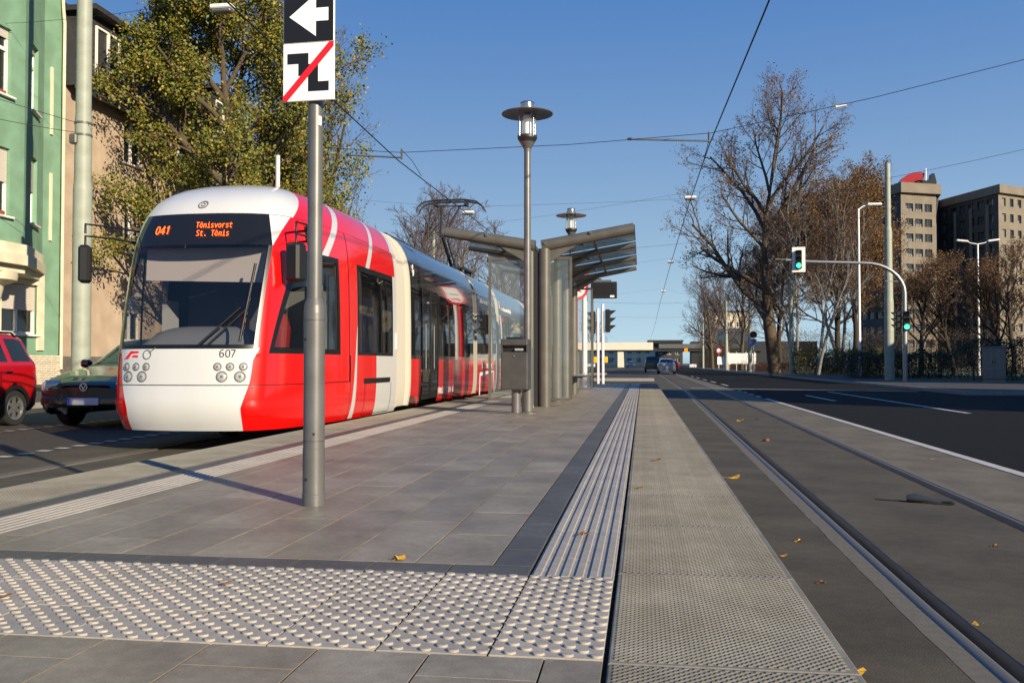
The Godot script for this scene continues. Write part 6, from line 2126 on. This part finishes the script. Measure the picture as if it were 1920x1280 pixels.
func build_overhead() -> void:
	var lm := mast("thick pale green mast with clamps behind the black car", V(-13.85, -0.13, 21.3), 14.5, 0.225)
	var cl := MB.new()
	for y in [6.55, 6.85]:
		cl.lathe([Vector2(0.2, y), Vector2(0.215, y), Vector2(0.215, y + 0.05), Vector2(0.2, y + 0.05)], Vector3.ZERO, 20)
	cl.cbox(Vector3(-0.12, 6.45, 0.2), Vector3(0.2, 0.25, 0.16), 0.03)
	part(cl, "clamp", M.dark_frame, lm)
	mast("pale green mast rising behind the arched traffic signal", V(12.7, ST + 0.13, 50.3), 11.3, 0.235)
	mast("pale green mast among the birch trunks", V(11.9, ST + 0.13, 77), 9.0, 0.2)
	mast("pale mast beside the blue round signs", V(10.9, ST + 0.13, 97), 9.0, 0.22, false)
	mast("slim pale mast by the small notice board", V(10.9, ST + 0.13, 124), 9.0, 0.22, false)
	mast("slim mast beside the orange sign near the bridge", V(10.7, ST + 0.13, 168), 9.0, 0.2, false)
	mast("pale mast beyond the right-hand houses", V(14.0, ST + 0.16, 17.0), 10.0, 0.2)
	mast("slim pale mast on the left pavement behind the tram", V(-14.2, -0.12, 62), 10.0, 0.17, false)
	# orange sign plate on the far mast
	var og := MB.new(); og.cbox(Vector3.ZERO, Vector3(0.8, 0.9, 0.05), 0.01)
	describe(part(og, "orange_sign", M.amber, self, V(10.3, 3.9, 224.7)), "square orange sign on the far mast beside the bridge", "sign")
	# contact wires with carrier wires
	wire("contact wire over the right-hand track", [V(1.95, 5.2, -10), V(1.55, 5.2, 11.7), V(1.36, 5.2, 19.2), V(1.3, 5.2, 26), V(1.26, 5.2, 42), V(1.3, 5.2, 70), V(1.5, 5.3, 120), V(1.4, 5.2, 230)], 0.012)
	wire("contact wire over the left-hand track", [V(-4.8, 5.12, -10), V(-4.95, 5.12, 10), V(-5.2, 5.12, 19.3), V(-5.0, 5.12, 30), V(-5.15, 5.12, 60), V(-5.0, 5.12, 230)], 0.012)
	# span with pull-off arms
	var spn := sag(V(-13.65, 6.7, 21.2), V(-5.5, 5.32, 19.3), 0.05, 5)
	spn.append_array([V(-5.1, 5.28, 19.25), V(-1.5, 5.32, 19.2), V(1.4, 5.46, 19.2), V(4.5, 5.95, 18.8), V(7.25, 6.5, 18.5), V(13.9, 8.2, 17.1)])
	wire("span wire crossing above both tracks near the shelter", spn, 0.007)
	for q in [[-5.1, -6.35, 5.28], [1.36, -0.25, 5.42]]:
		var po := thing("pull_off_arm", "pull-off arm holding the contact wire over the left-hand track" if q[0] < 0 else "pull-off arm holding the contact wire over the right-hand track", "wire arm", V(q[0], q[2], 19.2), 0.0, "pull-off arms")
		var a := MB.new(); a.rod(Vector3(0, -0.12, 0), Vector3(q[1] - q[0], 0.02, -0.2), 0.022, 8); part(a, "tube", M.galvanised, po)
		var c := MB.new(); c.rod(Vector3(0, -0.16, 0), Vector3(0, 0.06, 0), 0.02, 6); c.cbox(Vector3(q[1] - q[0], 0.02, -0.2), Vector3(0.1, 0.05, 0.05), 0.01); part(c, "clamp", M.charcoal, po)
		var lp := MB.new(); lp.tube([Vector3(0.02, 0.02, 0), Vector3(0.03, -0.02, -0.8), Vector3(0.0, -0.16, -1.8)], [0.007, 0.007, 0.007], 5); part(lp, "carrier_loop", M.wire, po)
	var ins := MB.new(); ins.lathe([Vector2(0.0, -0.12), Vector2(0.025, -0.1), Vector2(0.025, 0.1), Vector2(0, 0.12)], Vector3.ZERO, 8, Basis(Vector3(-0.17, 1, 0).normalized(), Vector3(1, 0.17, 0).normalized(), Vector3(0, 0, -1)))
	describe(part(ins, "insulator", M.white_paint, self, V(3.9, 5.84, 18.9)), "small pale insulator on the span wire over the road", "insulator")
	wire("span wire from the right-hand mast towards the tower", sag(V(12.7, 10.4, 50.3), V(26.0, 12.4, 43), 0.2), 0.009)
	wire("span wire from the right-hand mast across to the left masts", sag(V(12.7, 8.6, 50.3), V(-14.2, 8.6, 62), 0.9, 13), 0.007)
	wire("distant span wire over the street before the bridge", sag(V(10.9, 7.5, 97), V(-14.5, 7.5, 84), 0.9, 13), 0.009)
	wire("second distant span wire over the street before the bridge", sag(V(10.9, 7.2, 124), V(-15, 7.2, 104), 0.8, 13), 0.009)
	for k in 2:
		wire(["upper", "lower"][k] + " stay wire from the green house to the thick mast", sag(V(-18.0, 8.0 - 0.9 * k, 17.0 + k), V(-13.95, 6.75 - 0.25 * k, 21.2), 0.1), 0.008)
	# lamps hung over the street
	hung_lamp("white street lamp hung in front of the right-hand tree tops", V(2.55, 9.6, 50), V(-14.2, 9.9, 62), V(12.7, 10.8, 50.3))
	hung_lamp("white street lamp hung beyond the first over the road", V(2.6, 10.1, 86), V(-16.0, 9.0, 90), V(10.9, 8.7, 97))
	hung_lamp("smallest white street lamp hung towards the bridge", V(2.7, 10.2, 122), V(-16.0, 8.8, 122), V(10.9, 8.8, 124))
	hung_lamp("white street lamp hung in the autumn tree above the tram", V(-11.2, 10.35, 23.4), V(-18.9, 10.5, 24), V(14.0, 9.8, 17.0))
	hung_lamp("white street lamp hung behind the pantograph", V(-9.4, 9.0, 49.5), V(-18.9, 9.4, 43), V(12.7, 10.0, 50.3))
	# arched signal
	var at := thing("arched_traffic_light", "tall arched signal mast with green lights over the road", "traffic light", V(12.65, ST + 0.12, 47.2))
	var b := MB.new()
	var pts := [Vector3(0, 0, 0), Vector3(0, 4.3, 0)]
	for k in 9:
		var a := PI * 0.5 * k / 8
		pts.append(Vector3(-1.9 + cos(a) * 1.9, 4.3 + sin(a) * 1.5, 0))
	pts.append(Vector3(-4.4, 5.9, 0)); pts.append(Vector3(-5.6, 6.0, 0))
	var rad := []
	for k in pts.size(): rad.append(0.115 - 0.05 * k / pts.size())
	b.tube(pts, rad, 12)
	part(b, "arched_mast", M.galvanised, at)
	signal_head(at, Vector3(-5.0, 6.0, 0.15), Basis(Vector3.UP, -0.15), 2, M.signal_green, true)
	var ar := MB.new(); ar.rod(Vector3(-5.5, 6.02, 0), Vector3(-6.1, 6.05, 0), 0.03, 6); part(ar, "arm_end", M.galvanised, at)
	signal_head(at, Vector3(0.02, 2.95, 0.22), Basis(Vector3.UP, -0.15), 2, M.signal_green)
	signal_head(at, Vector3(-0.32, 2.95, 0.02), Basis(Vector3.UP, -1.6), -1, M.signal_green)
	var br := MB.new(); br.rod(Vector3(-0.9, 4.9, 0), Vector3(0, 4.85, 0), 0.025, 6); part(br, "stay", M.galvanised, at)
	var gl := OmniLight3D.new()
	gl.name = "signal_glow"; gl.position = Vector3(0.06, 2.65, 0.42); gl.light_color = C(60, 255, 170); gl.light_energy = 0.05; gl.omni_range = 60.0; gl.shadow_enabled = true; gl.light_size = 0.1; gl.omni_attenuation = 2.0
	at.add_child(gl)
	# tall pole lamps behind the hedge
	var sl := thing("street_lamp", "double armed white street lamp in front of the office tower", "street lamp", V(24.8, ST + 0.13, 73))
	var s1 := MB.new(); s1.lathe([Vector2(0.1, 0), Vector2(0.06, 9.8)], Vector3.ZERO, 12); part(s1, "pole", M.white_paint, sl)
	for s in [-1.0, 1.0]:
		var s2 := MB.new(); s2.tube([Vector3(0, 9.75, 0), Vector3(s * 0.5, 9.85, 0), Vector3(s * 0.7, 9.95, 0)], [0.04, 0.035, 0.03], 8); part(s2, "arm", M.white_paint, sl)
		var s3 := MB.new(); s3.cbox(Vector3(s * 1.1, 10.02, 0), Vector3(0.85, 0.14, 0.32), 0.05, Basis(Vector3(0, 0, 1), s * 0.12)); part(s3, "lantern", M.white_paint, sl)
	var s4 := thing("street_lamp", "single armed street lamp poking through the brown tree crowns", "street lamp", V(13.5, ST + 0.13, 60.5))
	var q1 := MB.new(); q1.lathe([Vector2(0.1, 0), Vector2(0.055, 10.6)], Vector3.ZERO, 12); part(q1, "pole", M.white_paint, s4)
	var q2 := MB.new(); q2.tube([Vector3(0, 10.55, 0), Vector3(0.3, 10.75, 0), Vector3(0.6, 10.8, 0)], [0.045, 0.04, 0.035], 8); part(q2, "arm", M.white_paint, s4)
	var q3 := MB.new(); q3.cbox(Vector3(0.95, 10.85, 0), Vector3(0.9, 0.16, 0.34), 0.06); part(q3, "lantern", M.white_paint, s4)

# --- trees -----------------------------------------------------------------

func branch(wood: MB, twig: MB, tips: Array, rr: RandomNumberGenerator, p: Vector3, dir: Vector3, ln: float, rad: float, lvl: int, o: Dictionary) -> void:
	var segs := 8 if lvl == 0 else (4 if lvl < 3 else 2)
	var pts := [p]; var rs := [rad]
	var d := dir
	var cur := p
	var wob: float = o.get("wobble", 0.16) * (0.5 if lvl == 0 else 1.0)
	for k in segs:
		d = (d + Vector3(rr.randf_range(-wob, wob), rr.randf_range(-wob, wob) + (o.get("lift", 0.05) if lvl > 0 else 0.0), rr.randf_range(-wob, wob))).normalized()
		cur += d * ln / segs
		pts.append(cur); rs.append(lerpf(rad, rad * (0.1 if lvl == 0 else 0.4), float(k + 1) / segs))
	var maxl: int = o.levels
	if lvl < maxl - 1: wood.tube(pts, rs, 8 if lvl == 0 else (6 if lvl == 1 else 4), false)
	else: twig.tube(pts, rs, 3, false)
	if lvl >= maxl - 1:
		for k in range(1, pts.size()): tips.append(pts[k])
		tips.append((pts[0] + pts[1]) * 0.5)
	if lvl >= maxl: return
	var n: int = o.kids[lvl]
	for k in n:
		var t := lerpf(o.first if lvl == 0 else 0.25, 1.0, (k + rr.randf()) / n)
		var i := mini(int(t * segs), segs - 1)
		var q: Vector3 = pts[i].lerp(pts[i + 1], t * segs - i)
		var axis: Vector3 = (pts[i + 1] - pts[i]).normalized()
		var a := TAU * (k * 0.382 + rr.randf() * 0.3)
		var x := axis.cross(Vector3(0.31, 0.2, 0.93)).normalized(); var y := axis.cross(x)
		var sp: float = o.spread[mini(lvl, o.spread.size() - 1)] * rr.randf_range(0.75, 1.25)
		if lvl == 0: sp *= lerpf(1.15, 0.5, t)
		var nd := (axis * cos(sp) + (x * cos(a) + y * sin(a)) * sin(sp)).normalized()
		var nl: float = ln * o.shrink[mini(lvl, o.shrink.size() - 1)] * rr.randf_range(0.7, 1.15) * (lerpf(1.1, 0.6, t) if lvl == 0 else lerpf(1.0, 0.7, t))
		var nrad := maxf(lerpf(rad, rad * 0.42, t) * rr.randf_range(0.42, 0.62), o.get("rmin", 0.008))
		branch(wood, twig, tips, rr, q, nd, nl, nrad, lvl + 1, o)

func make_tree(called: String, label: String, at: Vector3, sd: int, o: Dictionary, group: String) -> Node3D:
	var t := thing(called, label, "tree", at, 0.0, group)
	var rr := RandomNumberGenerator.new(); rr.seed = sd
	var wood := MB.new(); var twig := MB.new(); var tips := []
	for k in o.get("stems", 1):
		var lean := Vector3(rr.randf_range(-0.06, 0.06), 1, rr.randf_range(-0.06, 0.06)) if o.get("stems", 1) == 1 else Vector3(rr.randf_range(-0.3, 0.3), 1, rr.randf_range(-0.3, 0.3))
		branch(wood, twig, tips, rr, Vector3(0, -0.1, 0), lean.normalized(), o.height, o.radius, 0, o)
	part(wood, "trunk", o.bark, t)
	var cr := part(twig, "crown", o.twig, t)
	if o.get("leaves", 0) > 0:
		var b := MB.new(); b.colored = true
		for k in o.leaves:
			var p: Vector3 = tips[rr.randi() % tips.size()]
			p += Vector3(rr.randfn(), rr.randfn(), rr.randfn()) * o.get("scatter", 0.16)
			if p.y < o.get("leaf_from", 0.0): continue
			var c: Color = o.cols[rr.randi() % o.cols.size()]
			var f := rr.randf_range(0.7, 1.25)
			b.tint = Color(c.r * f, c.g * f, c.b * f)
			leaf_quad(b, p, rr.randf_range(o.leaf[0], o.leaf[1]), rr)
		part(b, "foliage", M.leaf, cr)
	return t

func build_trees() -> void:
	# the big half-green tree behind the tram
	var autumn := [Color(0.16, 0.175, 0.02), Color(0.20, 0.19, 0.02), Color(0.10, 0.14, 0.02), Color(0.27, 0.21, 0.02), Color(0.09, 0.12, 0.02), Color(0.20, 0.12, 0.025)]
	make_tree("street_tree", "tall tree with thinning yellow-green leaves in front of the beige house", V(-15.3, 0.0, 33.2), 6, {"levels": 4, "height": 15.0, "radius": 0.34, "kids": [22, 9, 7, 5], "first": 0.12, "spread": [0.85, 0.75, 0.7], "shrink": [0.41, 0.5, 0.5, 0.5], "bark": M.bark, "twig": M.twig_brown, "leaves": 125000, "leaf": [0.08, 0.15], "scatter": 0.16, "cols": autumn, "wobble": 0.14, "lift": 0.04}, "trees on the left pavement")
	make_tree("street_tree", "slender tree with few olive leaves beside the big yellow-green one", V(-15.0, 0.0, 40.5), 8, {"levels": 4, "height": 14.5, "radius": 0.3, "kids": [13, 8, 7, 5], "first": 0.2, "spread": [0.5, 0.55, 0.6], "shrink": [0.5, 0.5, 0.5, 0.5], "bark": M.bark, "twig": M.twig_purple, "leaves": 3500, "leaf": [0.09, 0.15], "scatter": 0.2, "cols": autumn, "wobble": 0.16, "lift": 0.1}, "trees on the left pavement")
	var bare := {"levels": 4, "height": 9.5, "radius": 0.24, "kids": [12, 8, 7, 6], "first": 0.22, "spread": [0.75, 0.7, 0.7], "shrink": [0.55, 0.52, 0.5, 0.5], "bark": M.bark, "twig": M.twig_purple, "wobble": 0.18, "lift": 0.08, "rmin": 0.012}
	var bt := make_tree("bare_tree", "bare grey-brown tree behind the tram roof", V(-14.5, 0.0, 56.0), 15, bare, "bare trees on the left")
	var left_bare := [["bare tree just behind the tram joint", -15.0, 66.0, 1.15, 1.0], ["bare tree beside the brown roofed house", -12.8, 70.0, 1.0, 2.2], ["bare tree against the brown roof gable", -13.2, 92.0, 1.25, 3.4], ["bare tree past the small grey house", -14.0, 112.0, 1.2, 4.3], ["bare tree by the white gabled house", -20.0, 136.0, 1.3, 5.3], ["bushy tree above the railway bridge on the left", -20.0, 215.0, 1.3, 0.7], ["bare tree over the railway embankment", -13.0, 245.0, 1.2, 1.7]]
	for q in left_bare:
		var c := copy(bt, q[0])
		c.position = V(q[1], 0.0, q[2]); c.scale = Vector3.ONE * q[3]; c.rotation.y = q[4]
	# right-hand park edge
	var brown := [Color(0.15, 0.07, 0.022), Color(0.20, 0.10, 0.03), Color(0.11, 0.052, 0.02), Color(0.20, 0.13, 0.03)]
	var plane := {"levels": 4, "height": 18.5, "radius": 0.62, "kids": [14, 9, 8, 6], "first": 0.24, "spread": [1.0, 0.75, 0.7], "shrink": [0.58, 0.52, 0.5, 0.48], "bark": M.bark, "twig": M.twig_purple, "leaves": 7000, "leaf": [0.12, 0.22], "scatter": 0.22, "cols": brown, "wobble": 0.2, "lift": 0.09, "rmin": 0.014}
	make_tree("park_tree", "largest park tree with sparse rusty leaves and leaning limbs", V(11.6, ST + 0.1, 84.0), 31, plane, "trees on the right-hand side")
	var oak := plane.duplicate(); oak.height = 15.0; oak.leaves = 26000; oak.leaf = [0.10, 0.20]; oak.radius = 0.3; oak.bark = M.bark_dark; oak.twig = M.twig_brown; oak.first = 0.3; oak.scatter = 0.2
	var oa := make_tree("park_tree", "dense brown leaved tree beside the hanging green signal", V(17.6, ST + 0.1, 88.0), 37, oak, "trees on the right-hand side")
	var birch := {"levels": 4, "height": 11.0, "radius": 0.15, "kids": [12, 7, 6, 5], "first": 0.3, "spread": [0.6, 0.6, 0.7], "shrink": [0.42, 0.5, 0.5, 0.5], "bark": M.bark_birch, "twig": M.twig_brown, "leaves": 1600, "leaf": [0.08, 0.14], "scatter": 0.15, "cols": brown, "wobble": 0.14, "lift": 0.06, "rmin": 0.01, "stems": 2}
	var bi := make_tree("birch_tree", "white barked birch with two stems in front of the brown tree", V(13.4, ST + 0.1, 74.0), 41, birch, "birches on the right-hand side")
	var bi2 := copy(bi, "white barked birch rising beside the pale green mast"); bi2.position = V(12.6, ST + 0.1, 79.0); bi2.rotation.y = 2.1
	var bi3 := copy(bi, "slender birch with white stem behind the signal arm"); bi3.position = V(15.8, ST + 0.1, 77.0); bi3.rotation.y = 4.0; bi3.scale = Vector3.ONE * 1.2
	var right := [["brown leaved tree half hidden behind the right mast", 18.2, 84.0, 0.92, 1.3], ["brown leaved tree left of the office tower", 19.5, 97.0, 0.95, 2.6], ["brown leaved tree at the back of the lawn", 15.0, 104.0, 1.0, 4.4]]
	for q in right:
		var c := copy(oa, q[0]); c.position = V(q[1], ST + 0.1, q[2]); c.scale = Vector3.ONE * q[3]; c.rotation.y = q[4]
	var small := {"levels": 4, "height": 6.6, "radius": 0.2, "kids": [11, 8, 7, 6], "first": 0.25, "spread": [0.95, 0.8, 0.7], "shrink": [0.62, 0.55, 0.5, 0.5], "bark": M.bark_dark, "twig": M.twig_brown, "leaves": 2500, "leaf": [0.08, 0.15], "scatter": 0.15, "cols": brown, "wobble": 0.22, "lift": 0.12, "rmin": 0.011}
	var sm := make_tree("small_bare_tree", "small bare tree with upright twigs before the pale tower wing", V(19.4, ST + 0.1, 68.4), 53, small, "small trees before the office tower")
	var sms := [["small bare tree under the dark tower bays", 23.4, 74.0, 1.1, 1.0], ["small bare tree beside the double street lamp", 25.2, 69.0, 1.0, 2.3], ["spreading bare tree at the tower's pale end wall", 26.8, 66.0, 1.15, 3.6], ["low bare tree behind the clipped hedge", 28.6, 60.0, 0.9, 5.0], ["bare tree far behind the double street lamp", 30.0, 80.0, 1.3, 0.4]]
	for q in sms:
		var c := copy(sm, q[0]); c.position = V(q[1], ST + 0.1, q[2]); c.scale = Vector3.ONE * q[3]; c.rotation.y = q[4]
	var rowt := [["bare roadside tree left of the largest park tree", 12.0, 116.0, 1.2, 0.6], ["bare roadside tree by the small notice board", 12.4, 138.0, 1.3, 1.9], ["bare roadside tree leaning over the far kerb", 11.6, 158.0, 1.35, 3.1], ["bare tree beside the slim mast near the bridge", 13.0, 182.0, 1.3, 4.7], ["bare tree in front of the bridge abutment", 14.0, 205.0, 1.3, 5.7], ["bare tree behind the low beech hedge", 18.0, 128.0, 1.4, 2.8]]
	for q in rowt:
		var c := copy(bt, q[0]); c.position = V(q[1], ST + 0.1, q[2]); c.scale = Vector3.ONE * q[3]; c.rotation.y = q[4]
		c.set_meta("group", "bare trees along the right pavement")
	# dark evergreen mass behind the far right pavement
	hedge("evergreen_bank", "dark evergreen bank beside the bridge abutment", V(16.5, ST + 0.13, 200), Vector3(9, 6.0, 40), 22000, Color(0.02, 0.026, 0.012), 61)
	hedge("evergreen_bank", "brushwood thicket in the park behind the birches", V(28.0, ST + 0.13, 108), Vector3(28, 5.0, 10), 26000, Color(0.07, 0.045, 0.02), 62)

# --- small things on the ground -------------------------------------------

func build_litter() -> void:
	var rr := RandomNumberGenerator.new(); rr.seed = 91
	var yl := mat("fallen_yellow", C(196, 150, 44), 0.7); var br := mat("fallen_brown", C(150, 98, 52), 0.8)
	# [x, depth, level, size, colour, words]
	var L := [
		[0.78, 8.27, ST, 0.15, yl, "curled yellow leaf beside the platform edge"],
		[0.80, 4.39, ST, 0.055, br, "tan leaf lying between platform and first rail"],
		[0.86, 5.39, ST, 0.06, yl, "yellow leaf flat on the track concrete beside the platform"],
		[0.72, 4.98, ST, 0.05, yl, "small yellow leaf tucked against the platform foot"],
		[1.66, 16.4, ST, 0.16, yl, "broad yellow leaf between the rails"],
		[1.98, 16.9, ST, 0.15, br, "dull yellow leaf near the second rail"],
		[1.56, 12.3, ST, 0.14, br, "withered leaf between the rails near the shelter"],
		[0.10, 7.2, 0.005, 0.09, br, "dark withered leaf on the studded edge slabs"],
		[-0.02, 5.6, 0.005, 0.05, br, "reddish leaf scrap on the studded edge slabs"],
		[-0.93, 3.47, 0.002, 0.075, yl, "yellow brown leaf on the plain slabs near the dark border"],
		[-1.40, 2.98, 0.007, 0.045, br, "small orange leaf on the bumped tactile tiles"],
		[-2.02, 2.72, 0.007, 0.05, br, "flat brown leaf on the bumped tactile tiles"],
		[0.66, 3.11, ST, 0.10, yl, "large crumpled yellow leaf at the platform edge beside the nearest joint"],
		[1.255, 3.74, ST + 0.012, 0.05, yl, "yellow green leaf resting on the first rail"],
		[1.9, 5.4, ST, 0.05, br, "brown leaf on the concrete between the rails"],
		[2.2, 9.6, ST, 0.05, br, "pale leaf beside the second rail"],
		[3.0, 10.2, ST, 0.05, yl, "small pale leaf near the white lane line"],
		[-0.26, 4.05, 0.005, 0.06, br, "rust coloured leaf on the ribbed strip"],
	]
	for q in L:
		var b := MB.new()
		var s: float = q[3]
		var a0 := rr.randf() * TAU
		var lobes := 5
		var ctr := Vector3(0, s * 0.10, 0)
		var ringp := []
		for k in 20:
			var a := TAU * k / 20
			var rad := s * 0.5 * (0.8 + 0.13 * cos(a * lobes) + rr.randf_range(-0.05, 0.05))
			ringp.append(Vector3(cos(a + a0) * rad, s * 0.012 + s * 0.22 * maxf(0.0, sin(a * 1.5 + a0)) * rr.randf_range(0.6, 1.2), sin(a + a0) * rad * 0.8))
		for k in 20: b.tri(ctr, ringp[(k + 1) % 20], ringp[k])
		b.tube([Vector3(cos(a0) * s * 0.4, s * 0.06, sin(a0) * s * 0.4), Vector3(cos(a0) * s * 0.62, s * 0.03, sin(a0) * s * 0.62)], [s * 0.012, s * 0.01], 4)
		var o := part(b, "fallen_leaf", q[4], self, V(q[0], q[2] + 0.002, q[1]))
		describe(o, q[5], "leaf", "fallen leaves")
	# crushed dark bottle sleeve with a stick
	var g := thing("crushed_glove", "crumpled dark blue glove with thin dark stick between the rails", "glove", V(2.02, ST, 7.0), -0.35)
	g.scale = Vector3.ONE * 0.85
	var gm := mat("glove_blue", C(42, 50, 58), 0.7)
	var m := MB.new()
	m.tube([Vector3(-0.16, 0.035, 0), Vector3(-0.1, 0.04, 0.01), Vector3(-0.02, 0.032, 0.0), Vector3(0.06, 0.02, 0.012), Vector3(0.14, 0.024, 0.0), Vector3(0.17, 0.015, 0)], [0.03, 0.038, 0.028, 0.018, 0.024, 0.008], 9)
	part(m, "body", gm, g)
	var f := MB.new()
	for k in 4: f.tube([Vector3(0.12, 0.02, -0.02 + k * 0.013), Vector3(0.17, 0.022, -0.03 + k * 0.02), Vector3(0.205, 0.01, -0.03 + k * 0.018)], [0.012, 0.011, 0.007], 6)
	part(f, "fingers", M.black_plastic, g)
	var st := MB.new(); st.rod(Vector3(-0.42, 0.006, -0.02), Vector3(0.18, 0.008, 0.035), 0.006, 5); part(st, "stick", M.bark_dark, g)
